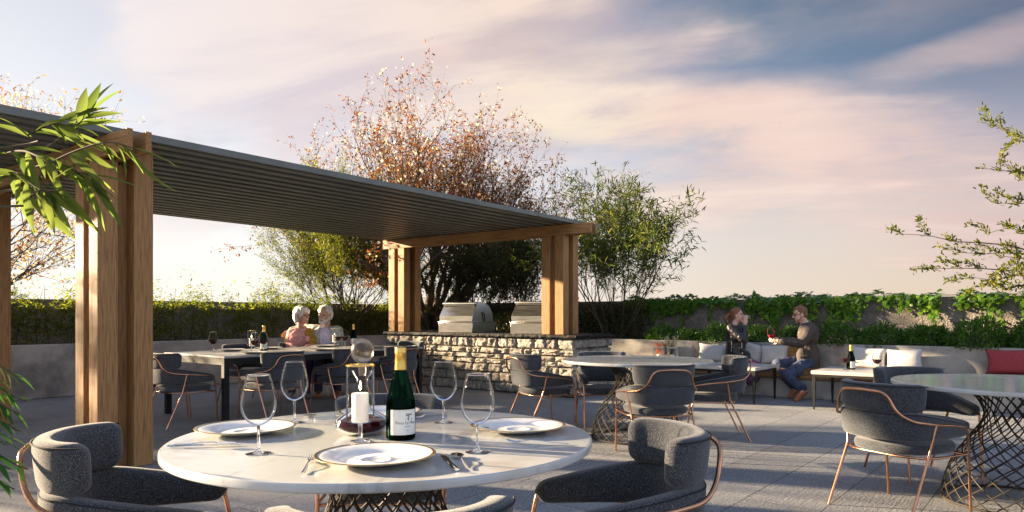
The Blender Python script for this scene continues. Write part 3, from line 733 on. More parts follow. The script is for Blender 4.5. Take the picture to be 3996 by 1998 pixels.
blab = ['bright green boxwood shrub at the counter end of the planter', 'low boxwood shrub in the planter above the small grey plant', 'bright boxwood shrub spilling over the planter edge left of the young woman',
        'dark boxwood shrub in the planter right behind the young woman', 'boxwood shrub in the planter between the young woman and the raised wine glass', 'boxwood shrub in the planter behind the outstretched arm of the seated man',
        'small boxwood shrub in the planter just right of the seated man', 'boxwood shrub with sunny tips above the green bottle on the side table', 'shaded boxwood shrub in the planter above the two grey cushions',
        'shaded boxwood shrub in the planter midway between the grey cushions and the red cushion', 'shaded boxwood shrub drooping over the planter edge left of the red cushion', 'shaded boxwood shrub in the planter directly above the red cushion', 'boxwood shrub in the planter at the right edge of the picture']
usedp = set()
for i, (v, hh) in enumerate(spots):
    p = prot[i % 3]; loc = (11.24+.05*math.sin(i*2.1), v, .70)
    if i % 3 not in usedp: usedp.add(i % 3); p.location = loc; p['label'] = blab[i]; o = p
    else: o = dup(p, loc, i*1.3, blab[i])
    o.scale = (1, 1.15, hh/.31)
for p in prot: p.scale = (1,1,1)

# ---- ivy over the right-hand wall
def ivy():
    h = thing('ivy', 'dark green ivy hanging over the top of the rough wall behind the bench', 'ivy', (11.78, 2, 1.44))
    rn = np.random.default_rng(9); Ps = []; Ds = []; Ns = []; O = np.array([11.78, 2, 1.44]); m = MB()
    v = -3.0; strands = []
    while v < 6.5:
        v += rn.uniform(.010, .028); dens = mnoise.noise(Vector((v*1.15, 2.2, 0)))+.55*mnoise.noise(Vector((v*3.1, 7.2, 0)))
        gap = abs(v-1.42) < .10 or abs(v-.62) < .07 or abs(v-4.35) < .07
        if gap and rn.uniform() < .85: continue
        drop = max(.05, .17+.34*dens+rn.normal(0, .06))
        if 0.55 < v < 1.5: drop *= .5
        if v < -.1: drop += .12
        if rn.uniform() < .06: drop += .3
        drop = min(drop, .66); x = 11.79-.02-rn.uniform(0, .06); p = np.array([x, v, 1.455]); pts = []
        nst = max(2, int(drop/.034)); bend = rn.normal(0, .25)
        for k in range(nst):
            q = p+np.array([-.015*math.sin(k*.8), bend*k*.034*.6+rn.normal(0, .008), -k*.034]); pts.append(q)
            Ps.append(q+np.array([-.02-rn.uniform(0, .035), rn.normal(0, .02), rn.normal(0, .01)])); Ds.append((-.28-rn.uniform(0,.3), rn.normal(0, .55), -.75+rn.normal(0,.25))); Ns.append((-1, rn.normal(0,.35), .75+rn.normal(0,.3)))
        if rn.uniform() < .35 and nst > 4: m.tube([(-.03, v-2, .02)]+[tuple(q-O) for q in pts], .003, 4, cap=False)
    m.tube([(-.03, y_-2, .02) for y_ in np.linspace(-3, 6.5, 60)], .006, 5)
    # cap of leaves lying over the wall top
    for k in range(1500):
        v = rn.uniform(-3, 6.5)
        if abs(v-1.42) < .10 or abs(v-.62) < .07: continue
        Ps.append((11.80+rn.uniform(-.08, .17), v, 1.45+rn.uniform(0, .05)+.025*math.sin(v*6)+.02*math.sin(v*17))); Ds.append((rn.normal(-.5, .5), rn.normal(0, .7), rn.normal(-.05, .2))); Ns.append((rn.normal(-.4,.3), rn.normal(0,.3), 1))
    n = len(Ps); L = rn.uniform(.05, .10, n); V, F = leaves(Ps, Ds, Ns, L, L*.85, IVY); fast_mesh('foliage', V-O, F, lf_ivy, h)
    m.build('stems', bark, h)
ivy()

# ---- the copper-leaved blossom trees
def blossom_tree(base, seed, spec, label, dirs, nl, nb, lsize, r0=.06, leaf=None, dens_hi=None, upk=.10):
    rn = random.Random(seed); tw = []; m = MB(); s = thing('blossom_tree', label, 'tree', base)
    grow = branch_tree(rn, None, spec, tw, m, ang=(20,56), up=upk, curl=.34, rscale=.66)
    for d in dirs: grow(Vector((rn.uniform(-.08,.08), rn.uniform(-.08,.08), 0)), Vector(d).normalized(), r0*rn.uniform(.75, 1.1), 0)
    m.build('trunk', bark, s, smooth=60)
    r2 = np.random.default_rng(seed); T = np.array([tuple(q[0]) for q in tw]); TD = np.array([tuple(q[1]) for q in tw])
    i = r2.integers(0, len(T), nl); P = T[i]+r2.normal(0, .030, (nl, 3)); D = TD[i]*.3+r2.normal(0, .7, (nl, 3))+np.array([0,0,-.55]); L = r2.uniform(.6, 1.25, nl)*lsize
    V, F = leaves(P, D, r2.normal(0, 1, (nl, 3)), L, L*.48, OVAL); fast_mesh('crown', V, F, leaf or lf_auto, s)
    i = r2.integers(0, len(T), nb); P = T[i]+r2.normal(0, .04, (nb, 3)); N = r2.normal(0, .7, (nb, 3))+np.array([0,0,.4]); L = r2.uniform(.6, 1.2, nb)*lsize*.95
    V, F = leaves(P, r2.normal(0, 1, (nb, 3)), N, L, L, STAR); fast_mesh('blossoms', V, F, petal, s)
    return s
dirs = [(math.cos(a)*k, math.sin(a)*k, 1) for a, k in ((.3,.35),(1.3,.50),(2.2,.70),(3.4,.56),(4.3,.45),(5.4,.70),(5.9,.42),(2.5,1.0),(2.0,.45),(5.3,1.1),(.9,.76),(2.3,1.4),(5.5,1.5),(2.4,.55),(5.5,.5))]
blossom_tree((11.36, 11.2, .70), 31, [(3.0,8,8),(1.75,7,6),(1.05,5,5),(.42,0,4)], 'tall copper-leaved tree in white blossom rising behind the pergola roof', dirs, 27000, 6500, .070, .095)
lt_ = blossom_tree((2.3, 12.0, .70), 32, [(2.7,7,8),(1.5,6,6),(.85,4,5),(.38,0,4)], 'sparse golden-leaved blossom tree behind the posts at the left edge', [(-.25,0,1),(.25,.1,1),(.5,-.1,1),(-.5,.1,1),(.8,-.05,.8),(.95,0,.55),(-.9,0,.6)], 5200, 4200, .062, .032, leaf=lf_gold)
bpy.context.view_layer.update()
dup(lt_, (-.75, 12.0, .70), 2.0, 'sparse blossom tree further left, outside the picture, dappling the nearest table')
# ---- shrubs behind the counter and the table
def shrub(base, seed, name, label, spec, dirs, n, lsize, asp, leaf, cat='shrub', tmpl=LANCE, ang=(15,40), up=.06, droop=-.2, r0=.018, flowers=None, spread=.05, stem=stem_m, clear=0):
    rn = random.Random(seed); tw = []; m = MB(); s = thing(name, label, cat, base)
    grow = branch_tree(rn, None, spec, tw, m, ang=ang, up=up, curl=.3)
    for d in dirs: grow(Vector((rn.uniform(-.15,.15), rn.uniform(-.15,.15), 0)), Vector(d).normalized(), r0*rn.uniform(.7, 1.1), 0)
    m.build('stems', stem, s, smooth=60)
    r2 = np.random.default_rng(seed); T = np.array([tuple(q[0]) for q in tw]); TD = np.array([tuple(q[1]) for q in tw])
    i = r2.integers(0, len(T), n); P = T[i]+r2.normal(0, spread, (n, 3)); D = TD[i]*.7+r2.normal(0, .55, (n, 3))+np.array([0,0,droop]); L = r2.uniform(.6, 1.25, n)*lsize
    if clear: kp = P[:, 2] > clear+r2.normal(0, .25, n); P, D, L, n = P[kp], D[kp], L[kp], int(kp.sum())
    V, F = leaves(P, D, r2.normal(0, .6, (n, 3))+np.array([0,0,1]), L, L*asp, tmpl); fast_mesh('foliage', V, F, leaf, s)
    if flowers:
        hi = np.argsort(T[:, 2]+r2.normal(0, .25, len(T)))[-400:]; cs = T[r2.choice(hi, flowers, replace=False)]; parts = []
        for c_ in cs:
            q = 150; P = c_+r2.normal(0, 1, (q, 3))*np.array([.13,.13,.035])+np.array([0,0,.06]); parts.append(leaves(P, r2.normal(0, 1, (q, 3)), r2.normal(0, .5, (q, 3))+np.array([0,0,1]), np.full(q, .022), np.full(q, .022), STAR)+(0,))
        V, F, _ = join(parts); fast_mesh('flowers', V, F, flower_w, s)
    return s
fan = lambda n, k, sd: [(math.cos(a)*k*q, math.sin(a)*k*q, 1) for a, q in zip(np.linspace(0, 6.28, n, endpoint=False)+sd, np.tile((.35,.75,1.1,.55), n)[:n])]
shrub((11.36, 6.55, .70), 41, 'nandina_shrub', 'tall airy shrub with narrow leaves and pale flower heads right of the counter posts', [(1.75,6,8),(.85,5,6),(.5,3,4),(.26,0,3)], fan(14, .85, .2), 11000, .13, .18, lf_nand, flowers=11, spread=.04, clear=1.05)
shrub((9.55, 11.95, .70), 42, 'willow_shrub', 'light green twiggy shrub behind the hedge, left of the timber posts on the counter', [(2.1,9,8),(1.0,7,6),(.5,4,4),(.24,0,3)], fan(20, .95, .5), 60000, .046, .40, lf_will, tmpl=DIAMOND, ang=(14,34), up=.05, droop=.1, spread=.03)
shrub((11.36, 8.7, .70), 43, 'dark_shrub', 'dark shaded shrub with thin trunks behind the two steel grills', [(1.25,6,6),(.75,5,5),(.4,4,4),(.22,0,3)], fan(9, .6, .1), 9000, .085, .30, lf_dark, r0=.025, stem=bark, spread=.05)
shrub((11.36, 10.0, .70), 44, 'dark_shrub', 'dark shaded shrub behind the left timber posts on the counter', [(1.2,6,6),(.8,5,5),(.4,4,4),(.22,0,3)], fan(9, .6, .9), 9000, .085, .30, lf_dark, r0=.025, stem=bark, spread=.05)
# low dark hedge behind the counter
def dark_hedge():
    h = thing('yew_hedge', 'low dark clipped hedge along the wall behind the stone counter', 'hedge', (11.4, 8, .70)); rn = np.random.default_rng(13); n = 14000
    P = np.stack([rn.uniform(11.12, 11.78, n), rn.uniform(6.0, 11.6, n), .72+.66*rn.uniform(0, 1, n)**.8], 1); D = rv(n); L = nrng.uniform(.04, .08, n)
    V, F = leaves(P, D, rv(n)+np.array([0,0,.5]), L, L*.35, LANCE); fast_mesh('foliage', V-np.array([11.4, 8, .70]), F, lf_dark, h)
    m = MB(); r2 = random.Random(6)
    m.tube([(0,-2,.01),(.03,1,.012),(0,3.5,.01)], .012, 5)
    for k in range(50): yy = r2.uniform(6, 11.5)-8; m.tube([(r2.uniform(-.2,.3), yy, 0), (r2.uniform(-.2,.3), yy+r2.uniform(-.1,.1), .6)], [.008,.003], 4, cap=False)
    m.build('stems', bark, h)
dark_hedge()

# ---- tree that reaches in from the right edge
def right_tree():
    base = (11.38, -.55, .70); rn = random.Random(51); tw = []; m = MB(); s = thing('cotoneaster_tree', 'small-leaved tree reaching in with long arching sprays at the right edge', 'tree', base)
    m.tube(crom([(0,0,0),(-.03,.04,.6),(.03,.02,1.5),(-.03,0,2.4),(0,.05,3.1)], 5), [.06-.0022*k for k in range(21)], 8)
    grow = branch_tree(rn, None, [(1.25,5,9),(.42,3,5),(.22,0,4)], tw, m, ang=(22,48), up=.03, curl=.30)
    for z, tip in ((.8,(-.10,2.42,1.58)),(.7,(-.25,2.0,1.10)),(2.0,(-.05,1.58,3.02)),(1.75,(-.2,1.50,2.38)),(1.3,(-.1,1.42,1.55)),(1.55,(.05,1.30,1.95)),(.75,(-.05,1.6,.95)),(.9,(0,1.3,1.25)),(.7,(-.35,1.2,.85)),(1.0,(-.3,1.15,1.1)),(2.3,(.1,1.1,2.75)),(2.4,(0,.6,3.5)),(.9,(.1,1.75,1.3)),(.8,(-.2,.9,1.45)),(1.2,(0,-1.2,2.0)),(2.0,(.1,-1.0,2.9)),(1.2,(-.3,.7,.95)),(1.9,(.1,.95,2.2))):
        p = Vector((0,0,z)); T_ = Vector(tip); k = (T_-p).length/1.5; sag = .10*k; pts = []; dd = (T_-p).normalized()
        for q in range(9): w = q/8; pts.append(p.lerp(T_, w)+Vector((rn.gauss(0,.02), rn.gauss(0,.02), math.sin(w*3.14)*sag+rn.gauss(0,.02))))
        m.tube(pts, [.016*(1-.8*q/8) for q in range(9)], 5, cap=False)
        for q in range(2, 9):
            tw.append((pts[q].copy(), dd.copy(), 2)); 
            if rn.random() < .8:
                nd = (dd+Vector((rn.gauss(0,.5), rn.gauss(0,.5), rn.gauss(.2,.45)))).normalized(); sp = [pts[q]]
                for w in range(5): nd = (nd+Vector((rn.gauss(0,.15), rn.gauss(0,.15), rn.gauss(0,.15)))).normalized(); sp.append(sp[-1]+nd*.058); tw.append((sp[-1].copy(), nd.copy(), 3))
                m.tube(sp, [.005,.0045,.004,.003,.0025,.002], 4, cap=False)
    m.build('trunk', bark, s, smooth=60)
    r2 = np.random.default_rng(51); T = np.array([tuple(q[0]) for q in tw]); TD = np.array([tuple(q[1]) for q in tw]); n = 6500
    i = r2.integers(0, len(T), n); P = T[i]+r2.normal(0, .022, (n, 3)); D = TD[i]*.7+r2.normal(0, .6, (n, 3))+np.array([0,0,.25]); L = r2.uniform(.6, 1.2, n)*.062
    V, F = leaves(P, D, r2.normal(0, 1, (n, 3)), L, L*.42, OVAL); fast_mesh('crown', V, F, lf_will, s)
right_tree()

# ---- close sprays of long leaves at the upper left, on a young tree just outside the frame
def big_leaf(p, d, nrm, L, W, bend=.25, roll=0.0):
    d = Vector(d).normalized(); s = Vector(nrm).cross(d).normalized(); u = d.cross(s); vs = []; fs = []; N = 9
    for i in range(N+1):
        t_ = i/N; w = W*.5*(math.sin(math.pi*min(1, t_*1.02)**.72)**.85 if 0 < t_ < 1 else .02); z = -bend*L*t_*t_; c_ = p+d*(L*t_*(1-.12*bend*t_))+u*z
        vs += [c_+s*w+u*w*.38, c_, c_-s*w+u*w*.38]
        if i: k = 3*i; fs += [(k-3,k-2,k+1,k),(k-2,k-1,k+2,k+1)]
    return vs, fs
def fore_tree():
    base = rf(-2.05, 1.75); s = thing('young_tree', 'young tree at the upper left whose long lance-shaped leaves hang close to the viewer', 'tree', base); rn = random.Random(61)
    def W(px, py, f): return Vector(rf((px*.39752-512)/715*f, f, EYE+(315.5-py*.39752)/715*f))-Vector(base)
    m = MB(); lm = MB()
    m.tube(crom([(0,0,0),(.03,-.02,.8),(-.02,.03,1.6),(.03,0,2.6)], 5), [.024-.0009*k for k in range(16)], 8)
    def spray(pts, nleaf, f, lw=(.15,.032), hang=.4, side=1.0, start=.3):
        P = crom([Vector((0,0,z0)) if k == 0 else W(*p) for k, (p, z0) in enumerate([(None, pts[0])]+[(q, 0) for q in pts[1:]])], 6)
        m.tube(P, [.0034*(1-.6*k/len(P)) for k in range(len(P))], 5)
        for k in range(nleaf):
            t_ = start+(1-start)*(k+.5)/nleaf; i = min(len(P)-2, int(t_*(len(P)-1))); d = (P[i+1]-P[i]).normalized(); sd = 1 if k % 2 else -1
            vw = (P[i]+Vector(base)-Vector((0,0,EYE))).normalized(); lat = d.cross(vw).normalized()
            dd = (d*rn.uniform(.6,1.1)+lat*sd*rn.uniform(.15,.75)*side+Vector((0,0,-hang*rn.uniform(.3,1.3)))+vw*rn.uniform(-.45,.45)).normalized()
            nr = (-vw*rn.uniform(.2,1)+Vector((0,0,rn.uniform(.2,1)))+Vector((rn.gauss(0,.3), rn.gauss(0,.3), 0))).normalized(); L = lw[0]*rn.uniform(.55,1.25)
            lm.add(*big_leaf(P[i], dd, nr, L, lw[1]*rn.uniform(.8,1.15)*L/lw[0], rn.uniform(.1,.4)))
        d = (P[-1]-P[-3]).normalized(); lm.add(*big_leaf(P[-1], d, Vector((0,0,1)), lw[0]*.95, lw[1], .12))
    spray([1.55,(10,430,1.72),(110,375,1.68),(180,325,1.66),(225,285,1.66)], 10, 1.66, (.10,.016), .35, side=.7, start=.66)
    spray([1.50,(20,370,1.70),(70,340,1.68),(130,312,1.66),(185,318,1.62)], 11, 1.65, (.11,.017), .35, side=.6, start=.42)
    spray([1.50,(10,480,1.70),(110,420,1.62),(190,380,1.58),(270,358,1.55),(335,372,1.54)], 13, 1.6, (.12,.017), .65, side=.65, start=.42)
    spray([1.45,(0,520,1.66),(80,490,1.62),(140,455,1.60),(190,435,1.58),(235,440,1.58)], 13, 1.6, (.13,.019), .85, side=.8, start=.36)
    spray([1.45,(-20,450,1.7),(20,435,1.7),(50,440,1.66),(90,470,1.62),(130,485,1.6)], 11, 1.6, (.12,.018), .7, side=.8, start=.3)
    spray([1.45,(-20,400,1.7),(20,385,1.7),(60,380,1.66),(100,395,1.62),(140,410,1.6)], 10, 1.6, (.115,.018), .5, side=.6, start=.35)
    m.build('trunk', stem_m, s, smooth=60); lm.build('leaves', lf_fore, s, smooth=60)
fore_tree()
def fern():
    base = rf(-1.72, 1.95); s = thing('potted_shrub', 'feathery green shrub poking in at the lower left edge', 'shrub', base); rn = random.Random(71)
    def W(px, py, f): return Vector(rf((px*.39752-512)/715*f, f, EYE+(315.5-py*.39752)/715*f))-Vector(base)
    m = MB(); lm = MB()
    for tip in ((70,950,2.0),(80,1010,2.05),(62,1040,1.95),(66,1085,2.0),(58,1110,2.1),(45,1075,2.0),(40,1180,1.95),(84,1180,2.0),(50,1230,1.95),(35,1000,2.1),(30,1120,1.9),(20,960,2.0),(10,1060,2.0),(14,1210,1.9)):
        T = W(tip[0]-14, tip[1], tip[2]); P = crom([Vector((rn.uniform(-.03,.03), rn.uniform(-.03,.03), 0)), Vector((.02, .02, T.z*.6)), Vector((T.x*.55, T.y*.55, T.z*1.0+.04)), T], 6); m.tube(P, [.005*(1-.7*k/len(P)) for k in range(len(P))], 4, cap=False)
        for k in range(16):
            i = min(len(P)-2, int((.45+.55*k/16)*(len(P)-1))); d = (P[i+1]-P[i]).normalized(); lat = d.cross(Vector((0,0,1))).normalized(); dd = (d+lat*rn.uniform(-1,1)+Vector((0,0,rn.uniform(-.6,.35)))).normalized()
            L = rn.uniform(.045,.08); lm.add(*big_leaf(P[i], dd, Vector((rn.gauss(0,.3), rn.gauss(0,.3), 1)), L, L*.17, .3))
    m.build('stems', stem_m, s); lm.build('leaves', lf_fern, s, smooth=60)
fern()
# small grey plant on the bench by the counter
def grey_plant():
    base = (10.72, 5.17, .424); s = thing('lavender_plant', 'small silvery grey plant standing on the bench near the counter', 'plant', base); rn = random.Random(81); m = MB(); P = []; D = []
    m2 = MB(); m2.lathe([(0,.002),(.055,.002),(.07,.10),(.074,.10),(.074,.11),(.064,.11),(.062,.09),(0,.09)], 20); m2.build('pot', concrete, s)
    for k in range(34):
        a = rn.uniform(0, 6.28); q = rn.uniform(.02,.17); h_ = rn.uniform(.20,.36); pts = [(.03*math.cos(a), .03*math.sin(a), .085), (q*.5*math.cos(a), q*.5*math.sin(a), .085+h_*.6), (q*math.cos(a), q*math.sin(a), .085+h_)]; m.tube(pts, .002, 4, cap=False)
        for w in range(16): t_ = rn.uniform(.2, 1); P.append(tuple(Vector(pts[0]).lerp(Vector(pts[2]), t_))); D.append((rn.gauss(0,.5)+math.cos(a)*.3, rn.gauss(0,.5)+math.sin(a)*.3, .7))
    m.build('stems', stem_m, s); n = len(P); L = np.full(n, .035); V, F = leaves(P, D, rv(n), L, L*.22, DIAMOND); fast_mesh('foliage', V, F, leafmat('silver leaf', [(.20,.22,.20),(.28,.30,.28),(.16,.18,.17)], .3), s)
grey_plant()
# ================================================================== TABLEWARE AND SMALL THINGS
def nt_at(dx, dy, z=.75):                  # a spot on the nearest table, from right / forward
    return Vector(rf(dx, dy, z))
# ---- wine glasses
def wine_glass(wine):
    s = thing('wine_glass', 'x', 'wine glass', (0,0,0), 0, 'wine glasses')
    bowl = [(.0055,.086),(.018,.090),(.034,.101),(.0465,.120),(.0530,.143),(.0530,.163),(.0488,.190),(.0415,.216),(.0350,.239)]
    m = MB(); m.lathe([(p.x, p.z) for p in crom([(r, 0, z) for r, z in bowl], 3)], 40); b = m.build('bowl', glass_thin, s, smooth=80)
    m = MB(); m.lathe([(.0348,.2385),(.0353,.2396),(.0358,.2385),(.0353,.2374),(.0348,.2385)], 40); m.build('rim', glass_wine, b, smooth=80)
    m = MB(); m.lathe([(0,.0905),(.006,.0885),(.0052,.080),(.0042,.066),(.0038,.045),(.0042,.022),(.007,.010),(.016,.0055),(.030,.003),(.0375,.0018),(.038,.0008),(.030,.0004),(0,.0004)], 32); m.build('stem', glass_wine, s, smooth=60)
    if wine:
        top = .146; pr = [(0,.0915)]+[(r-.0012, z+.0008) for r, z in bowl[1:4]]+[(.0516,top-.004),(.0517,top),(0,top)]
        m = MB(); m.lathe(pr, 32); m.build('wine', wine_m, s, smooth=50)
    return s
g_empty = wine_glass(False); g_wine = wine_glass(True)
# ---- bottle
def bottle(full=True):
    s = thing('wine_bottle', 'x', 'bottle', (0,0,0), 0, 'green wine bottles with gold capsules')
    m = MB(); m.lathe([(0,.006),(.03,.004),(.043,.0005),(.0485,.004),(.0495,.012),(.0498,.100),(.0490,.118),(.0455,.142),(.0385,.170),(.0300,.198),(.0225,.224),(.0190,.240),(.0175,.262)], 40); m.build('body', glass_green, s, smooth=50)
    m = MB(); m.lathe([(0,.009),(.035,.008),(.0465,.014),(.0470,.100),(.0462,.118),(.0440,.134),(0,.134)], 32); m.build('wine', pmat('dark wine in bottle', (.012,.010,.004), rough=.1), s, smooth=50)
    m = MB(); m.lathe([(.0198,.236),(.0202,.2355),(.0192,.262),(.0186,.288),(.0196,.290),(.0199,.294),(.0194,.298),(.0194,.307),(.0184,.310),(.007,.311),(0,.311)], 32); m.build('capsule', cap_m, s, smooth=40)
    lab = MB(); R = .0502; a0, a1, z0, z1, n = -.98, .98, .020, .104, 24; vs = []; fs = []
    for i in range(n+1):
        a = a0+(a1-a0)*i/n
        for rr in (R, R+.0003):
            for z in (z0, z1): vs.append((rr*math.sin(a), -rr*math.cos(a), z))
    for i in range(n):
        k = 4*i; fs += [(k+2,k+6,k+7,k+3),(k,k+1,k+5,k+4),(k+1,k+3,k+7,k+5),(k,k+4,k+6,k+2)]
    fs += [(0,2,3,1),(4*n,4*n+1,4*n+3,4*n+2)]
    lab.add(vs, fs); L = lab.build('label', label_m, s, smooth=50)
    return s, L, R+.0006
def wrap(o, R):                            # bend a flat text mesh (x,z) round the bottle
    for v in o.data.vertices:
        a = v.co.x/R; z = v.co.y; h_ = v.co.z; v.co = ((R+h_)*math.sin(a), -(R+h_)*math.cos(a), z)
def text(body, size, x, z, parent, R):
    cu = bpy.data.curves.new('lettering', 'FONT'); cu.body = body; cu.size = size; cu.align_x = 'CENTER'; cu.extrude = .0001; cu.resolution_u = 3
    o = bpy.data.objects.new('lettering', cu); COL.objects.link(o); bpy.context.view_layer.update()
    me = bpy.data.meshes.new_from_object(o.evaluated_get(bpy.context.evaluated_depsgraph_get())); bpy.data.objects.remove(o); bpy.data.curves.remove(cu)
    me.name = 'lettering'; o = bpy.data.objects.new('lettering', me); COL.objects.link(o); me.materials.clear(); me.materials.append(ink)
    for v in me.vertices: v.co.x += x; v.co.y += z; v.co.z += .0001
    wrap(o, R); o.parent = parent; return o
b0, lab0, LR = bottle()
text('Finca La Mon', .0140, .006, .056, lab0, LR); text('tempranillo', .0045, .010, .047, lab0, LR); text('rioja', .0045, .010, .033, lab0, LR)
m = MB()                                   # tree emblem and the frame line on the label
for k in range(26):
    rr = random.Random(k); x, z = .014+rr.uniform(-.011, .013), .072+rr.uniform(0, .020); q = rr.uniform(.0008, .0019)
    m.box(x-q, x+q, z-q*.8, z+q*.8, 0, .0002)
m.box(.0125,.0155,.068,.078,0,.00021); m.box(.004,.026,.0675,.0683,0,.0002)
o = m.build('emblem', ink, lab0, smooth=0); wrap(o, LR)
m = MB()
for q in ((-.0435,.0435,.0245,.0249),(-.0435,.0435,.1000,.1004)):
    for k in range(12): w = (q[1]-q[0])/12; m.box(q[0]+k*w, q[0]+(k+1)*w, q[2], q[3], 0, .0002)
for x in (-.0435, .0431): m.box(x, x+.0004, .0249, .1000, 0, .0002)
o = m.build('border', gold, lab0, smooth=0); wrap(o, LR)
# ---- candle holders
flame_m = bpy.data.materials.new('flame'); flame_m.use_nodes = True; t = NT(flame_m.node_tree); t.n.remove(t.n['Principled BSDF'])
em = t.add('Emission', i_Color=(1,.82,.5), i_Strength=3.0); t.l.new(em.outputs[0], t.n['Material Output'].inputs[0])
def candle_holder(lit=True):
    s = thing('candle_holder', 'x', 'candle holder', (0,0,0), 0, 'stemmed glass candle holders')
    m = MB(); m.lathe([(0,.0005),(.032,.0005),(.0335,.0015),(.030,.0035),(.008,.007),(.0065,.014),(.0065,.052),(.010,.060),(.0,.0625)], 32); m.build('stem', glass_wine, s, smooth=50)
    m = MB(); m.lathe([(0,.064),(.030,.0635),(.043,.066),(.0465,.072),(.0465,.252)], 40); c_ = m.build('glass_cylinder', glass_thin, s, smooth=60)
    m = MB(); m.lathe([(.0455,.251),(.0478,.251),(.0480,.2535),(.0478,.256),(.0455,.256),(.0453,.2535),(.0455,.251)], 40); m.build('gold_rim', gold, c_, smooth=50)
    m = MB(); m.lathe([(0,.0665),(.0265,.0665),(.0275,.068),(.0275,.158),(.0268,.161),(.0245,.1615),(.018,.160),(0,.1595)], 32); c2 = m.build('candle', wax, s, smooth=40)
    if lit:
        m = MB(); m.lathe([(0,.170),(.0030,.173),(.0042,.178),(.0038,.185),(.0022,.193),(.0008,.200),(0,.203)], 14); m.build('flame', flame_m, c2, smooth=80)
    m = MB(); m.tube([(0,0,.159),(.0004,0,.166),(.001,0,.172)], .0008, 6); m.build('wick', black_m, c2)
    return s
c0 = candle_holder()
# ---- plates
def plate():
    s = thing('plate', 'x', 'plate', (0,0,0), 0, 'white plates with a gold rim')
    m = MB(); m.lathe([(0,.003),(.075,.003),(.085,.0015),(.092,.003),(.120,.0105),(.150,.0185),(.1700,.0225),(.1715,.0240),(.1690,.0250),(.145,.0215),(.120,.0165),(.106,.0125),(.100,.0085),(.096,.0068),(.046,.0062),(.0445,.0072),(.0425,.0072),(.041,.0060),(0,.0058)], 72); p = m.build('dish', porcelain, s, smooth=40)
    m = MB(); m.lathe([(.1630,.0249),(.1690,.0257),(.1725,.0246),(.1729,.0238),(.1718,.0231),(.1702,.0227)], 72); m.build('gold_rim', gold, s, smooth=60); return s
p0 = plate()
# ---- cutlery
def strip(pts, ws, th):                    # flat bar along y with widths
    m = MB(); rings = []
    for (y, z), w in zip(pts, ws): rings.append([(-w, y, z), (-w*.5, y, z+th), (w*.5, y, z+th), (w, y, z), (w*.5, y, z-th*.6), (-w*.5, y, z-th*.6)])
    return m.loft(rings)
def fork():
    s = thing('fork', 'x', 'fork', (0,0,0), 0, 'silver forks')
    m = strip([(-.10,.004),(-.095,.004),(-.05,.006),(0,.012),(.025,.013),(.045,.009),(.058,.008)], [.004,.0062,.0052,.0032,.0034,.009,.0118], .0016); m.build('handle', silver, s, smooth=50)
    for x in (-.0098,-.0033,.0033,.0098):
        m = MB(); m.tube([(x,.055,.008),(x,.075,.007),(x,.095,.011),(x,.104,.015)], [.0019,.0018,.0015,.0008], 6); m.build('tine', silver, s)
    return s
def knife():
    s = thing('knife', 'x', 'knife', (0,0,0), 0, 'silver knives')
    m = strip([(-.11,.004),(-.10,.004),(-.02,.005),(.0,.005)], [.006,.0085,.0072,.006], .0035); m.build('handle', silver, s, smooth=50)
    m = strip([(.0002,.005),(.03,.005),(.08,.005),(.105,.005),(.115,.005)], [.006,.0085,.0088,.006,.0012], .0012); m.build('blade', silver, s, smooth=50); return s
def spoon():
    s = thing('spoon', 'x', 'spoon', (0,0,0), 0, 'silver spoons')
    m = strip([(-.10,.004),(-.095,.004),(-.05,.006),(0,.012),(.03,.013),(.043,.010)], [.004,.0062,.0052,.003,.0032,.005], .0016); m.build('handle', silver, s, smooth=50)
    m = MB(); n_ = 20; rings = []
    for k, q in enumerate((1.0, .97, .8, .5, .12)):
        zz = (.0105, .0085, .0048, .0022, .0012)[k]; rings.append([(.0195*q*math.cos(6.2832*j/n_), .072+.031*q*math.sin(6.2832*j/n_), zz) for j in range(n_)])
    rings2 = [[(x*.95, .072+(y-.072)*.95, z+.0008) for x, y, z in r] for r in reversed(rings)]
    m.loft(rings+rings2); m.build('bowl', silver, s, smooth=60); return s
f0, k0, s0 = fork(), knife(), spoon()
g_held = wine_glass(True); [o for o in kids(g_held) if o.name.startswith('wine')][0].data.materials[0] = pmat('lighter red wine', (.42,.035,.055), rough=.05, trans=.45, ior=1.34)
bpy.context.view_layer.update()
for q in (g_held, g_empty, g_wine, b0, c0, p0, f0, k0, s0): CHILD[q] = [(k, kids(k)) for k in kids(q)]
USED = set()
def put(proto, loc, rz, label, rot=None):
    if proto not in USED:
        USED.add(proto); proto.location = loc; proto.rotation_euler = rot or (0,0,rz); proto['label'] = label; return proto
    return dup(proto, loc, rz if rot is None else None, label, rot=rot)
CAMZ = TH-R_(90)                           # turns local +y to the viewing direction
Z0 = .7504
# nearest table
put(g_empty, nt_at(-.77, 2.172, Z0), 0, 'tall empty wine glass in front of the left-hand plate on the nearest table')
put(g_empty, nt_at(-.852, 2.80, Z0), 0, 'tall empty wine glass at the far left of the nearest table, behind the left-hand plate')
put(g_empty, nt_at(-.268, 2.80, Z0), 0, 'tall empty wine glass just right of the green bottle, on its far side')
put(g_empty, nt_at(-.106, 2.194, Z0), 0, 'tall empty wine glass in front of the right-hand plate on the nearest table')
put(p0, nt_at(-.95, 2.555, Z0), 0, 'gold-rimmed white plate at the left of the nearest table')
put(p0, nt_at(-.392, 2.055, Z0), 0, 'gold-rimmed white plate at the front of the nearest table, closest to the viewer')
put(p0, nt_at(.022, 2.60, Z0), 0, 'gold-rimmed white plate at the right of the nearest table with a green leaf on it')
put(p0, nt_at(-.55, 2.985, Z0), 0, 'gold-rimmed white plate at the back of the nearest table, behind decanter and bottle')
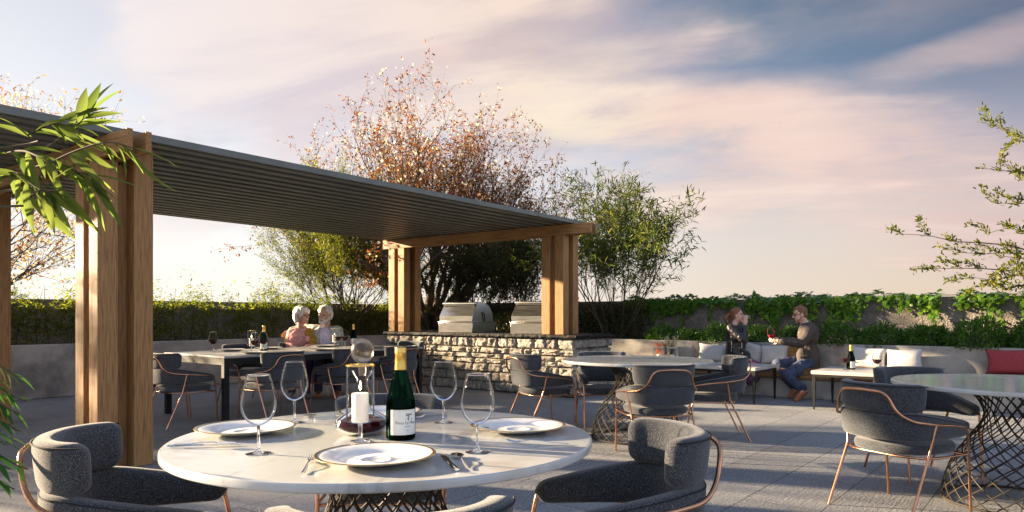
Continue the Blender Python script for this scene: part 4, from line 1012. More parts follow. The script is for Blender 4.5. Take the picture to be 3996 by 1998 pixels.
put(b0, nt_at(-.379, 2.435, Z0), CAMZ+.42, 'green wine bottle with gold capsule and white label on the nearest round table')
put(c0, nt_at(-.506, 2.385, Z0), 0, 'lit white candle in a stemmed glass cylinder on the nearest round table')
put(f0, nt_at(-.566, 1.985, Z0), CAMZ+.14, 'silver fork left of the front plate')
put(k0, nt_at(-.178, 2.03, Z0), CAMZ+.28, 'silver knife right of the front plate')
put(s0, nt_at(-.143, 2.035, Z0), CAMZ+.26, 'silver spoon right of the front plate, beside the knife')
put(k0, nt_at(-.985, 2.285, Z0), CAMZ-1.45, 'silver knife on the sunny left side of the nearest table')
put(s0, nt_at(-.975, 2.265, Z0+.006), CAMZ-1.62, 'silver spoon lying across a knife at the left of the nearest table')
put(f0, nt_at(.085, 2.33, Z0), CAMZ+1.45, 'silver fork lying sideways in front of the right-hand plate')
put(k0, nt_at(.03, 2.845, Z0), CAMZ+1.35, 'silver knife lying sideways behind the right-hand plate')
put(s0, nt_at(-.775, 2.985, Z0), CAMZ+2.2, 'silver spoon at the back of the nearest table, left of the decanter')
put(k0, nt_at(-.72, 2.96, Z0), CAMZ-.75, 'silver knife at the back of the nearest table, left of the decanter')
put(f0, nt_at(-.345, 2.955, Z0), CAMZ+2.6, 'silver fork at the back of the nearest table, right of the bottle')
# decanter behind the candle
dc = thing('decanter', 'wide-bellied glass decanter of red wine with round ball stopper, behind the candle', 'decanter', nt_at(-.532, 2.54, Z0))
m = MB(); m.lathe([(.0,.004),(.045,.002),(.065,.004),(.090,.020),(.098,.036),(.092,.054),(.066,.070),(.036,.086),(.022,.110),(.0185,.145),(.0185,.180),(.021,.196),(.033,.212),(.0385,.226)], 48); m.build('body', glass_thin, dc, smooth=80)
m = MB(); m.lathe([(0,.0055),(.045,.0035),(.064,.0055),(.0885,.021),(.0965,.036),(.0905,.0525),(.066,.060),(0,.060)], 48); m.build('wine', wine_m, dc, smooth=40)
m = MB(); m.lathe([(0,.205),(.011,.206),(.0135,.222),(.013,.240),(.016,.252),(.030,.262),(.0395,.280),(.041,.298),(.036,.318),(.024,.332),(.010,.3375),(0,.338)], 40); m.build('stopper', glass_frost, dc, smooth=60)
# fallen leaf on the right plate
m = MB(); m.add(*big_leaf(Vector((-.028,0,0)), (1,0,.08), (0,0,1), .056, .010, .12)); o = m.build('fallen_leaf', lf_fern); o.location = nt_at(-.095, 2.56, Z0+.018); o.rotation_euler = (0,0,CAMZ+2.1)
tag(o, 'small narrow green leaf lying on the right-hand plate', 'leaf')
# rectangular table
ZL = .7304
def lt_put(pr, u, v, rz, lab): put(pr, (u, v, ZL), rz, lab)
lt_put(g_wine, 4.62, 8.30, 0, 'glass of red wine alone at the left end of the long table')
lt_put(g_wine, 4.99, 7.80, 0, 'glass of red wine between candle and bottle at the left of the long table')
lt_put(g_wine, 4.76, 7.62, 0, 'glass of red wine in front of the left candle on the long table')
lt_put(g_wine, 6.30, 8.04, 0, 'left one of two wine glasses beside the candle near the seated man')
lt_put(g_wine, 6.36, 7.96, 0, 'right one of two wine glasses beside the candle near the seated man')
lt_put(c0, 4.91, 7.93, 0, 'glass candle holder at the left of the long table, left of a bottle')
lt_put(c0, 6.36, 8.19, 0, 'glass candle holder on the long table in front of the seated man')
lt_put(b0, 5.14, 8.02, CAMZ+.3, 'green wine bottle at the left of the long table, left of the woman in pink')
lt_put(b0, 6.78, 8.29, CAMZ+.3, 'green wine bottle at the right of the long table, right of the seated man')
for u, v, lb in ((4.80,8.20,'gold-rimmed white plate near the lone wine glass at the left end of the long table'),(4.62,7.42,'gold-rimmed white plate at the near left corner of the long table'),(5.38,8.28,'gold-rimmed white plate on the hedge side of the long table, by the empty chair'),
                 (5.58,7.42,'gold-rimmed white plate in the middle of the long table on our side'),(6.25,8.30,'gold-rimmed white plate in front of the woman in pink'),(6.86,8.16,'gold-rimmed white plate in front of the seated man in the pale jacket'),(6.42,7.42,'gold-rimmed white plate on our side of the long table, at the counter end')):
    lt_put(p0, u, v, 0, lb)
for u, v, lb in ((4.40,7.38,'near left corner of the long table'),(5.17,8.34,'hedge side of the long table by the empty chair'),(5.36,7.42,'middle of the long table on our side'),(6.04,8.32,'left of the plate before the woman in pink'),(6.20,7.42,'counter end of the long table on our side')):
    lt_put(f0, u, v, 0 if v < 8 else math.pi, 'small silver fork at the '+lb if not lb.startswith('left') else 'small silver fork '+lb)
for u, v, lb in ((4.84,7.40,'at the near left corner of the long table'),(5.80,7.42,'in the middle of the long table on our side'),(6.47,8.30,'right of the plate before the woman in pink'),(6.65,7.42,'at the counter end of the long table')):
    lt_put(k0, u, v, 0 if v < 8 else math.pi, 'small silver knife '+lb)
# side table by the man
put(g_wine, (9.66, 2.27, .4854), 0, 'glass of red wine on the side table, left of the bottle')
put(g_wine, (9.72, 1.92, .4854), 0, 'glass of red wine on the side table, right of the bottle')
put(b0, (9.80, 2.235, .4854), CAMZ+.35, 'green wine bottle on the low side table beside the young man')

# ---- cushions on the bench
def cushion(name, label, mat_, loc, w=.48, h_=.36, th=.15, rz=0, tilt=.25, roll=0, group='cushions on the bench'):
    m = MB(); n_ = 16; vs = []; fs = []
    for sgn in (1, -1):
        for j in range(n_+1):
            for i in range(n_+1):
                u, v = i/n_*2-1, j/n_*2-1; pin = 1-.10*(1-abs(u)**2)*abs(v)**3; pin2 = 1-.13*(1-abs(v)**2)*abs(u)**3
                q = max(0, (1-u**4)*(1-v**4))**.55
                vs.append((u*w/2*pin2, sgn*th/2*q*(1+.12*mnoise.noise(Vector((u*2, v*2, w*7+sgn)))), (v*h_/2*pin)))
    N_ = (n_+1)**2
    for s_ in (0, 1):
        for j in range(n_):
            for i in range(n_):
                k = s_*N_+j*(n_+1)+i; f_ = (k, k+1, k+n_+2, k+n_+1); fs.append(f_ if s_ else f_[::-1])
    m.add(vs, fs); o = m.build(name, mat_, smooth=60)
    bm = bmesh.new(); bm.from_mesh(o.data); bmesh.ops.remove_doubles(bm, verts=bm.verts, dist=.0005); bmesh.ops.recalc_face_normals(bm, faces=bm.faces); bm.to_mesh(o.data); bm.free()
    o.location = loc; o.rotation_euler = (tilt, roll, rz); return tag(o, label, 'cushion', group)
BZ = R_(-90)                               # cushions face the terrace (-x): local y to the wall
def cush(nm, lab, mt, v, w=.48, h_=.36, u=10.76, roll=0, tilt=-.22, dz=0): return cushion(nm, lab, mt, (u, v, .42+h_/2+.008+dz), w, h_, .15, BZ, tilt, roll)
cush('cushion', 'white cushion on the bench, left of the young woman in the leather jacket', white_fab, 4.46, .50, .30, roll=.04)
cush('cushion', 'pale cushion standing tilted right behind the young woman, mostly hidden by her', white_fab, 3.86, .40, .31, 10.80, roll=.22, tilt=-.12, dz=.02)
cush('cushion', 'bright white cushion on the bench between the young woman and the man', white_fab, 3.50, .44, .31, 10.74, roll=-.05)
cush('cushion', 'mustard yellow cushion on the bench behind the outstretched arm', mustard_fab, 3.20, .34, .32, 10.82, roll=.03)
cush('cushion', 'grey-white cushion behind the bottle on the side table', white_fab, 2.23, .47, .31, 10.74, roll=.05)
cush('cushion', 'grey-white cushion with pointed corners, right of the one behind the bottle', white_fab, 1.79, .46, .30, 10.73, roll=-.04)
cush('cushion', 'red woven cushion on the bench near the right edge', red_fab, .62, .54, .33, 10.72, roll=-.03)
cush('cushion', 'small rust-brown cushion on the bench near the stone counter', rust_fab, 5.36, .26, .30, 10.78)
# ---- lanterns on the bench near the counter
def lantern(loc, lab):
    s = thing('lantern', lab, 'lantern', loc, .3, 'pale box lanterns on the bench'); wm = stone_top; h_ = .24; a = .07
    for x in (-a, a):
        for y in (-a, a): m = MB(); m.box(x-.010, x+.010, y-.010, y+.010, .0205, h_-.021); m.build('upright', wm, s)
    m = MB(); m.box(-a-.012, a+.012, -a-.012, a+.012, .001, .020); m.build('base', wm, s); m = MB(); m.box(-a-.012, a+.012, -a-.012, a+.012, h_-.020, h_); m.build('top', wm, s)
    m = MB(); m.lathe([(0,.021),(.032,.021),(.032,.12),(.030,.123),(0,.122)], 20); m.build('candle', wax, s, smooth=40)
lantern((10.56, 5.29, .422), 'pale box lantern with a candle on the bench, left of the grey plant')
lantern((10.54, 5.04, .422), 'pale box lantern with a candle on the bench, right of the grey plant')
# ================================================================== PEOPLE
skin = pmat('skin', (.52,.30,.21), (.46,.25,.17), scale=18, rough=.5, sss=.08)
skin_old = pmat('older skin', (.50,.29,.20), (.42,.23,.155), scale=22, rough=.55, sss=.08)
skin_pale = pmat('pale skin', (.60,.37,.27), (.54,.32,.23), scale=18, rough=.5, sss=.08)
eye_m = pmat('eye', (.03,.022,.018), rough=.3); lip_m = pmat('lips', (.40,.14,.11), rough=.45); brow_w = pmat('grey brow', (.40,.37,.33), rough=.8); brow_b = pmat('brown brow', (.13,.07,.035), rough=.8); teeth_m = pmat('teeth', (.75,.72,.66), rough=.3)
hair_w = pmat('white hair', (.66,.65,.62), (.45,.44,.42), scale=60, stretch=(1,1,.12), rough=.6, bump=.6, bscale=60, bdist=.006)
hair_r = pmat('copper hair', (.24,.09,.035), (.12,.045,.02), scale=60, stretch=(1,1,.12), rough=.5, bump=.6, bscale=60, bdist=.006)
hair_g = pmat('short reddish hair', (.22,.11,.05), (.12,.06,.03), scale=90, rough=.7, bump=.7, bdist=.005)
beard_b = pmat('short beard', (.22,.11,.06), (.30,.16,.10), scale=120, rough=.8, bump=.5, bdist=.003)
pink_c = pmat('pink cotton shirt', (.66,.33,.31), (.56,.26,.25), scale=14, rough=.85, bump=.55, bscale=11, bdist=.03)
must_c = pmat('mustard cardigan', (.44,.25,.03), (.32,.17,.02), scale=24, rough=.95, bump=.7, bscale=18, bdist=.03)
lilac_c = pmat('lilac striped shirt', (.62,.56,.68), (.48,.42,.56), scale=60, stretch=(1,1,.02), rough=.85, bump=.4, bscale=9, bdist=.02)
linen_c = pmat('pale linen jacket', (.44,.45,.40), (.34,.35,.31), scale=12, rough=.9, bump=.55, bscale=10, bdist=.03)
white_c = pmat('pale shirt collar', (.62,.64,.68), rough=.85)
leather_c = pmat('black leather', (.014,.013,.014), (.028,.026,.027), scale=9, rough=.33, bump=.8, bscale=13, bdist=.03)
plum_c = pmat('plum trousers', (.16,.055,.12), (.10,.035,.08), scale=8, rough=.8, bump=.6, bscale=9, bdist=.03)
tweed_c = pmat('brown tweed', (.085,.068,.058), (.045,.036,.032), scale=150, rough=.95, bump=.5, bscale=10, bdist=.025)
denim_c = pmat('dark denim', (.045,.06,.11), (.025,.032,.06), scale=12, rough=.85, bump=.6, bscale=11, bdist=.03)
tan_c = pmat('tan leather shoe', (.36,.12,.045), (.25,.08,.03), scale=10, rough=.35)
dk_trouser = pmat('dark trousers', (.045,.03,.07), (.03,.02,.05), scale=10, rough=.9)
shoe_g = pmat('grey court shoe', (.20,.19,.19), rough=.25)

WORK = bpy.data.scenes.new('work'); WVL = WORK.view_layers[0]      # small side scene in which the skins are grown
JUNK = []
class Prims:
    def __init__(s): s.m = MB(); s.c = []
    def cone(s, a, ra, b, rb, n=12, flat=None):
        s.c.append((Vector(a), ra, Vector(b), rb)); a, b = Vector(a), Vector(b); d = (b-a); L = d.length; d = d.normalized() if L > 1e-6 else Vector((0,0,1)); pts = []; rs = []
        for k in range(5): t_ = math.pi/2*(1-k/4); pts.append(a-d*ra*math.sin(t_)); rs.append(max(.0005, ra*math.cos(t_)))
        for k in range(1, 5): t_ = math.pi/2*k/4; pts.append(b+d*rb*math.sin(t_)); rs.append(max(.0005, rb*math.cos(t_)))
        pts.insert(5, b); rs.insert(5, rb); s.m.tube(pts, rs, n); return s
    def chain(s, *pr):
        for (a, ra), (b, rb) in zip(pr, pr[1:]): s.cone(a, ra, b, rb)
        return s
    def ell(s, c, r, ax=None):
        c = Vector(c); X, Y, Z = ax or (Vector((1,0,0)), Vector((0,1,0)), Vector((0,0,1))); n, mm = 16, 10; rings = []
        for j in range(mm+1):
            t_ = math.pi*j/mm; q = max(.01, math.sin(t_)); rings.append([c+X*(r[0]*q*math.cos(6.2832*i/n))+Y*(r[1]*q*math.sin(6.2832*i/n))+Z*(r[2]*-math.cos(t_)) for i in range(n)])
        s.m.loft(rings); return s
def solid(pr, name, mats, vox, base, parent=None, smooth=3, cut=None, thick=0, wr=0, wsc=9, paint=None):
    me = bpy.data.meshes.new('t'); me.from_pydata([tuple(Vector(p)-base) for p in pr.m.v], [], pr.m.f); bm = bmesh.new(); bm.from_mesh(me); bmesh.ops.recalc_face_normals(bm, faces=bm.faces); bm.to_mesh(me); bm.free()
    o = bpy.data.objects.new('t', me); WORK.collection.objects.link(o)
    r = o.modifiers.new('r', 'REMESH'); r.mode = 'VOXEL'; r.voxel_size = vox
    if smooth: q = o.modifiers.new('s', 'SMOOTH'); q.iterations = smooth; q.factor = .5
    WVL.update(); dg = WVL.depsgraph; dg.update(); m2 = bpy.data.meshes.new_from_object(o.evaluated_get(dg)); m2.name = name; JUNK.extend((o, me)); WORK.collection.objects.unlink(o)
    if wr:
        n_ = len(m2.vertices); C_ = np.empty(n_*3, np.float32); N_ = np.empty(n_*3, np.float32); m2.vertices.foreach_get('co', C_); m2.vertex_normals.foreach_get('vector', N_)
        C_ = C_.reshape(-1, 3); N_ = N_.reshape(-1, 3); q_ = np.array([mnoise.noise(Vector(p)*wsc)+.5*mnoise.noise(Vector(p)*wsc*2.3) for p in C_.tolist()], np.float32)
        m2.vertices.foreach_set('co', (C_+N_*q_[:, None]*wr).ravel())
    if cut:
        bm = bmesh.new(); bm.from_mesh(m2); bmesh.ops.delete(bm, geom=[f for f in bm.faces if cut(f.calc_center_median()+base)], context='FACES'); bm.to_mesh(m2); bm.free()
    m2.materials.clear()
    for mt in (mats if isinstance(mats, list) else [mats]): m2.materials.append(mt)
    if paint:
        for f in m2.polygons: f.material_index = paint(f.center+base)
    m2.polygons.foreach_set('use_smooth', [True]*len(m2.polygons))
    ob = bpy.data.objects.new(name, m2); COL.objects.link(ob)
    if parent: ob.parent = parent
    else: ob.location = base
    if thick: q = ob.modifiers.new('t', 'SOLIDIFY'); q.thickness = thick; q.offset = 1
    return ob
class Head:
    def __init__(s, c, face, pitch, sc):   # face: horizontal unit vector the face looks along
        f = Vector(face).normalized(); u = Vector((0,0,1)); r = f.cross(u).normalized(); s.f = (f*math.cos(pitch)+u*math.sin(pitch)); s.r = r; s.u = r.cross(s.f).normalized(); s.c = Vector(c); s.k = sc
    def P(s, a, b, c): return s.c+(s.f*a+s.r*b+s.u*c)*s.k
    def E(s, pr, a, b, c, ra, rb, rc): pr.ell(s.P(a, b, c), (ra*s.k, rb*s.k, rc*s.k), (s.f, s.r, s.u))
    def build(s, pr, neck, nr=.05, fem=False):
        k = s.k
        s.E(pr, -.012,0,.03, .098,.077,.090); s.E(pr, .035,0,-.03, .056,.058 if fem else .062,.078)
        jw = .040 if fem else .048
        for q in (-1, 1):
            pr.cone(s.P(-.0, q*jw, -.055), .022*k, s.P(.064, q*.012, -.094), .017*k); s.E(pr, .055,q*.036,-.018, .026,.021,.027); s.E(pr, -.004,q*.079,-.006, .020,.009,.031); s.E(pr, .100,q*.010,-.027, .009,.007,.007)
        s.E(pr, .068,0,-.094, .019,.022,.018); s.E(pr, .070,0,.024, .020,.052,.015)
        pr.cone(s.P(.086,0,.014), .008*k, s.P(.110,0,-.021), .0115*k)
        s.E(pr, .084,0,-.053, .011,.023,.0065); s.E(pr, .081,0,-.066, .011,.020,.007)
        pr.cone(s.P(-.022,0,-.05), nr*1.0, neck, nr*1.12)
    def paint(s, mouth=0):
        def f(p):
            d = p-s.c; a, b, c = d.dot(s.f)/s.k, d.dot(s.r)/s.k, d.dot(s.u)/s.k
            if a > .05 and abs(abs(b)-.032) < .014 and abs(c-.003) < .0065: return 1
            if a > .05 and abs(abs(b)-.034) < .021 and abs(c-.026) < .0055: return 3
            if a > .07 and abs(b) < .023 and -.073 < c < -.047: return 4 if (mouth and -.064 < c < -.054 and abs(b) < .018) else 2
            return 0
        return f
def hand(pr, w, d, n, side, curl=.5, sc=1.0, spread=.0):
    """w wrist, d direction of the palm, n palm normal, side: +1 thumb on d x n"""
    d = Vector(d).normalized(); n = (Vector(n)-d*Vector(n).dot(d)).normalized(); s = d.cross(n)*side; w = Vector(w)
    pr.cone(w, .024*sc, w+d*.03*sc, .027*sc); pr.ell(w+d*.055*sc, (.048*sc, .041*sc, .016*sc), (d, s, n))
    for k, (o_, L, r) in enumerate(((.028,.070,.0085),(.010,.080,.009),(-.009,.074,.0085),(-.027,.058,.0075))):
        b = w+d*.092*sc+s*o_*sc; dd = d; p = b
        for j, q in enumerate((.45,.32,.25)):
            a = curl*(.7 if j == 0 else 1.0); dd = (dd*math.cos(a)+n*math.sin(a)).normalized(); nn = (n*math.cos(a)-d*math.sin(a)); p2 = p+dd*L*q*sc; pr.cone(p, r*sc*(1-.08*j), p2, r*sc*(.94-.1*j), 8); p = p2
    b = w+d*.03*sc+s*.030*sc; q = b+(d*.55+s*.55+n*.45).normalized()*.045*sc; pr.cone(b, .012*sc, q, .0105*sc); pr.cone(q, .0105*sc, q+(d*.8+n*.6+s*.05).normalized()*.032*sc, .0085*sc)

def unproj(ox, oy, k):
    def f(zx, zy, F):
        px, py = (ox+zx/k)*.25626, (oy+zy/k)*.25626; return rf((px-512)/715*F, F, EYE+(315.5-py)/715*F)
    return f
def frame(px):                             # image-right and away axes at a place in view
    a = math.atan((px-512)/715); y = Vector((math.cos(TH-a), math.sin(TH-a), 0)); return Vector((y.y, -y.x, 0)), y
UP = Vector((0,0,1))

# ---------------------------------------------------------------- older couple
K = unproj(1080, 1160, 4.6); X, Y = frame(313)
def couple():
    FW, FM = 10.55, 10.66
    # woman
    pel = K(430, 1140, FW+.02); ch = K(405, 740, FW); nb = K(430, 545, FW+.01); base = Vector((pel.x, pel.y, 0)); H = Head(K(452, 330, FW), X*.78-Y*.62, .05, 1.12)
    shL, shR = K(255, 640, FW), K(575, 640, FW); b = Prims()
    b.cone(pel, .125, pel+UP*.12, .12); b.ell(ch-UP*.03, (.165,.105,.17), (X,Y,UP)); b.ell(pel.lerp(ch,.45), (.145,.105,.14), (X,Y,UP)); b.chain((shL,.052),(nb-UP*.02,.055),(shR,.052)); b.cone(ch, .10, nb, .055)
    H.build(b, nb, .048, True)
    elL, elR = K(205, 850, FW-.10), K(640, 870, FW-.08); wrL, wrR = K(330, 905, FW-.30), K(520, 905, FW-.30)
    b.chain((shL,.047),(elL,.038),(wrL,.026)); b.chain((shR,.047),(elR,.038),(wrR,.026)); hand(b, wrL, X*.8-Y*.4-UP*.05, -UP, 1, .35); hand(b, wrR, -X*.8-Y*.4-UP*.05, -UP, -1, .35)
    legs = []
    for q in (-1, 1):
        hp = pel+X*.085*q; kn = hp-Y*.42+X*.03*q+UP*.0; kn.z = .50; an = kn-Y*.02; an.z = .10; legs.append((hp, kn, an)); b.chain((hp,.085),(kn,.058),(an,.04)); b.cone(an-UP*.03, .035, an-Y*.13-UP*.06, .028)
    body = solid(b, 'person', [skin_old, eye_m, lip_m, brow_w, teeth_m], .0048, base, paint=H.paint(1))
    tag(body, 'older woman with white bobbed hair and pink shirt, smiling at the man beside her', 'person')
    c = Prims(); c.ell(ch-UP*.03, (.178,.122,.18), (X,Y,UP)); c.ell(pel.lerp(ch,.45), (.158,.118,.16), (X,Y,UP)); c.chain((shL,.062),(nb-UP*.045,.066),(shR,.062)); c.cone(ch, .115, nb-UP*.05, .07); c.chain((shL,.058),(elL,.050),(elL.lerp(wrL,.75),.042)); c.chain((shR,.058),(elR,.050),(elR.lerp(wrR,.75),.042))
    for q in (-1, 1): c.ell(ch+X*.075*q-Y*.085-UP*.02, (.065,.05,.06), (X,Y,UP))
    sh = solid(c, 'shirt', pink_c, .008, base, body, wr=.006, wsc=11)
    c = Prims()
    for q in (-1, 1): c.chain((nb+X*.055*q+Y*.03-UP*.005,.011),(nb+X*.062*q-Y*.03-UP*.03,.012),(nb+X*.032*q-Y*.085-UP*.075,.010)); c.chain((nb+X*.062*q-Y*.03-UP*.03,.012),(nb+X*.095*q-Y*.075-UP*.075,.009))
    solid(c, 'collar', pink_c, .006, base, sh)
    for zx, zy in ((452,618),(455,700),(458,790)):
        c = MB(); p = K(zx, zy, FW-.137)-base; c.tube([p, p-Y*.006], .006, 10); c.build('button', eye_m, sh)
    c = Prims()
    for zx in (320, 545):
        p = K(zx, 705, FW-.135); c = Prims(); c.ell(p, (.045,.012,.013), (X,Y,UP)); c.ell(p-UP*.04, (.040,.010,.045), (X,Y,UP)); solid(c, 'pocket', pink_c, .006, base, sh)
    c = Prims(); c.chain((shR+UP*.004,.070),(elR,.066)); c.chain((nb+X*.055+Y*.03-UP*.01,.035),(shR-Y*.03,.055),(ch+X*.135-Y*.085,.040),(pel+X*.17-Y*.07+UP*.10,.050)); c.chain((nb-X*.06+Y*.045-UP*.01,.03),(shL+Y*.03,.060),(elL+Y*.02+UP*.03,.052)); c.cone(shL+Y*.05, .06, shR+Y*.05, .06); c.cone(ch+Y*.05-UP*.1, .12, ch+Y*.05+UP*.05, .12)
    solid(c, 'cardigan', must_c, .008, base, body, wr=.012, wsc=13)
    h = Prims(); H.E(h, -.020,0,.044, .106,.090,.094); H.E(h, -.058,0,-.01, .068,.086,.085); 
    for q in (-1, 1): h.cone(H.P(-.035,q*.070,.02), .034*H.k, H.P(-.045,q*.068,-.075), .024*H.k); h.cone(H.P(.035,q*.045,.085), .03*H.k, H.P(.05,q*.068,.035), .018*H.k)
    h.cone(H.P(.045,.03,.092), .032*H.k, H.P(.07,-.05,.062), .018*H.k); h.cone(H.P(-.085,0,-.05), .035*H.k, H.P(-.085,0,-.095), .022*H.k)
    solid(h, 'hair', hair_w, .005, base, body, wr=.004, wsc=26)
    c = Prims()
    for hp, kn, an in legs: c.chain((hp,.098),(kn,.070),(an,.055))
    solid(c, 'trousers', dk_trouser, .009, base, body)
    c = Prims()
    for hp, kn, an in legs: c.cone(an-UP*.035, .042, an-Y*.14-UP*.062, .034)
    solid(c, 'shoes', shoe_g, .006, base, body)
    # man
    pel = K(905, 1130, FM+.02); ch = K(880, 720, FM); nb = K(890, 535, FM+.01); base = Vector((pel.x, pel.y, 0)); H = Head(K(862, 312, FM-.02), -X*.58-Y*.82, -.12, 1.16)
    shR, shL = K(700, 590, FM+.02), K(1085, 610, FM); b = Prims()      # shR is on the left of the picture
    b.cone(pel, .135, pel+UP*.12, .13); b.ell(ch-UP*.02, (.19,.115,.19), (X,Y,UP)); b.ell(pel.lerp(ch,.45), (.165,.125,.15), (X,Y,UP)); b.chain((shR,.060),(nb-UP*.03,.062),(shL,.060)); b.cone(ch, .11, nb, .062); H.build(b, nb, .056)
    elR = K(480, 560, FM+.13); wrR = K(235, 600, FM+.06); elL, wrL = K(1165, 880, FM-.06), K(1010, 905, FM-.30)
    b.chain((shR,.056),(elR,.045),(wrR,.030)); hand(b, wrR, -X*.75-UP*.55-Y*.30, -Y*.6-X*.2, -1, .35); b.chain((shL,.056),(elL,.045),(wrL,.030)); hand(b, wrL, -X*.8-Y*.4, -UP, -1, .35)
    legs = []
    for q in (-1, 1):
        hp = pel+X*.09*q; kn = hp-Y*.46+X*.04*q; kn.z = .52; an = kn-Y*.03; an.z = .11; legs.append((hp, kn, an)); b.chain((hp,.09),(kn,.062),(an,.042)); b.cone(an-UP*.03, .037, an-Y*.15-UP*.065, .03)
    body = solid(b, 'person', [skin_old, eye_m, lip_m, brow_w, teeth_m], .0048, base, paint=H.paint())
    tag(body, 'older man with white hair and beard in a pale jacket, one arm around the woman', 'person')
    c = Prims(); c.ell(ch-UP*.02, (.198,.126,.20), (X,Y,UP)); c.ell(pel.lerp(ch,.45), (.174,.136,.16), (X,Y,UP)); c.cone(ch, .12, nb-UP*.05, .075); c.chain((shR-UP*.01,.055),(nb-UP*.05,.068),(shL-UP*.01,.055))
    sh = solid(c, 'shirt', lilac_c, .008, base, body, wr=.005, wsc=11)
    c = Prims()
    for q in (-1, 1): c.chain((nb+X*.062*q+Y*.03+UP*.005,.012),(nb+X*.070*q-Y*.03-UP*.02,.013),(nb+X*.030*q-Y*.095-UP*.07,.011)); c.chain((nb+X*.070*q-Y*.03-UP*.02,.013),(nb+X*.085*q-Y*.085-UP*.09,.009))
    solid(c, 'collar', lilac_c, .006, base, sh)
    c = MB(); p0_ = nb-Y*.128-UP*.10-base; c.tube([p0_, K(850, 740, FM-.143)-base, K(855, 870, FM-.14)-base], .006, 6); c.build('placket', white_c, sh)
    c = Prims(); c.ell(ch-UP*.03, (.222,.148,.215), (X,Y,UP)); c.ell(pel.lerp(ch,.45), (.200,.155,.18), (X,Y,UP)); c.chain((shR+UP*.004,.078),(nb-UP*.062+Y*.015,.070),(shL+UP*.004,.078)); c.chain((shL,.076),(elL,.064),(elL.lerp(wrL,.8),.050)); c.chain((shR,.076),(elR,.064),(elR.lerp(wrR,.85),.050))
    def cut(p):
        d = p-nb; x, y, z = d.dot(X), d.dot(Y), d.z; w = .055+max(0, min(1, (-z-.02)/.30))*.060; return y < -.02 and z < .03 and -w-.01 < x+.03 < w+.02
    jk = solid(c, 'jacket', linen_c, .008, base, body, wr=.010, wsc=10, cut=cut, thick=.007)
    c = Prims()
    for q in (-1, 1): c.chain((nb+X*.075*q+Y*.035,.016),(nb+X*.088*q-Y*.05-UP*.05,.018),(nb+X*(.105*q-.02)-Y*.135-UP*.14,.022),(nb+X*(.115*q-.02)-Y*.150-UP*.27,.010))
    solid(c, 'lapels', linen_c, .006, base, jk, wr=.003, wsc=20)
    h = Prims(); H.E(h, -.030,0,.042, .097,.087,.088); H.E(h, -.060,0,-.005, .058,.083,.080)
    for q in (-1, 1): h.cone(H.P(-.030,q*.074,.03), .025*H.k, H.P(-.018,q*.076,-.035), .017*H.k); h.cone(H.P(-.01,q*.05,.10), .022*H.k, H.P(.035,q*.066,.055), .013*H.k)
    solid(h, 'hair', hair_w, .005, base, body, wr=.004, wsc=26)
    h = Prims(); H.E(h, .066,0,-.098, .026,.031,.030); H.E(h, .090,0,-.043, .012,.030,.007)
    for q in (-1, 1): h.cone(H.P(.005,q*.062,-.045), .014*H.k, H.P(.055,q*.034,-.085), .021*H.k); h.cone(H.P(-.002,q*.070,-.005), .010*H.k, H.P(.005,q*.062,-.045), .014*H.k); h.cone(H.P(.086,q*.026,-.046), .008*H.k, H.P(.068,q*.036,-.08), .014*H.k)
    solid(h, 'beard', hair_w, .0045, base, body, wr=.003, wsc=40)
    c = Prims()
    for hp, kn, an in legs: c.chain((hp,.105),(kn,.075),(an,.06))
    solid(c, 'trousers', lilac_c if False else dk_trouser, .009, base, body)
    c = Prims()
    for hp, kn, an in legs: c.cone(an-UP*.035, .045, an-Y*.16-UP*.066, .036)
    solid(c, 'shoes', tan_c, .006, base, body)
couple()

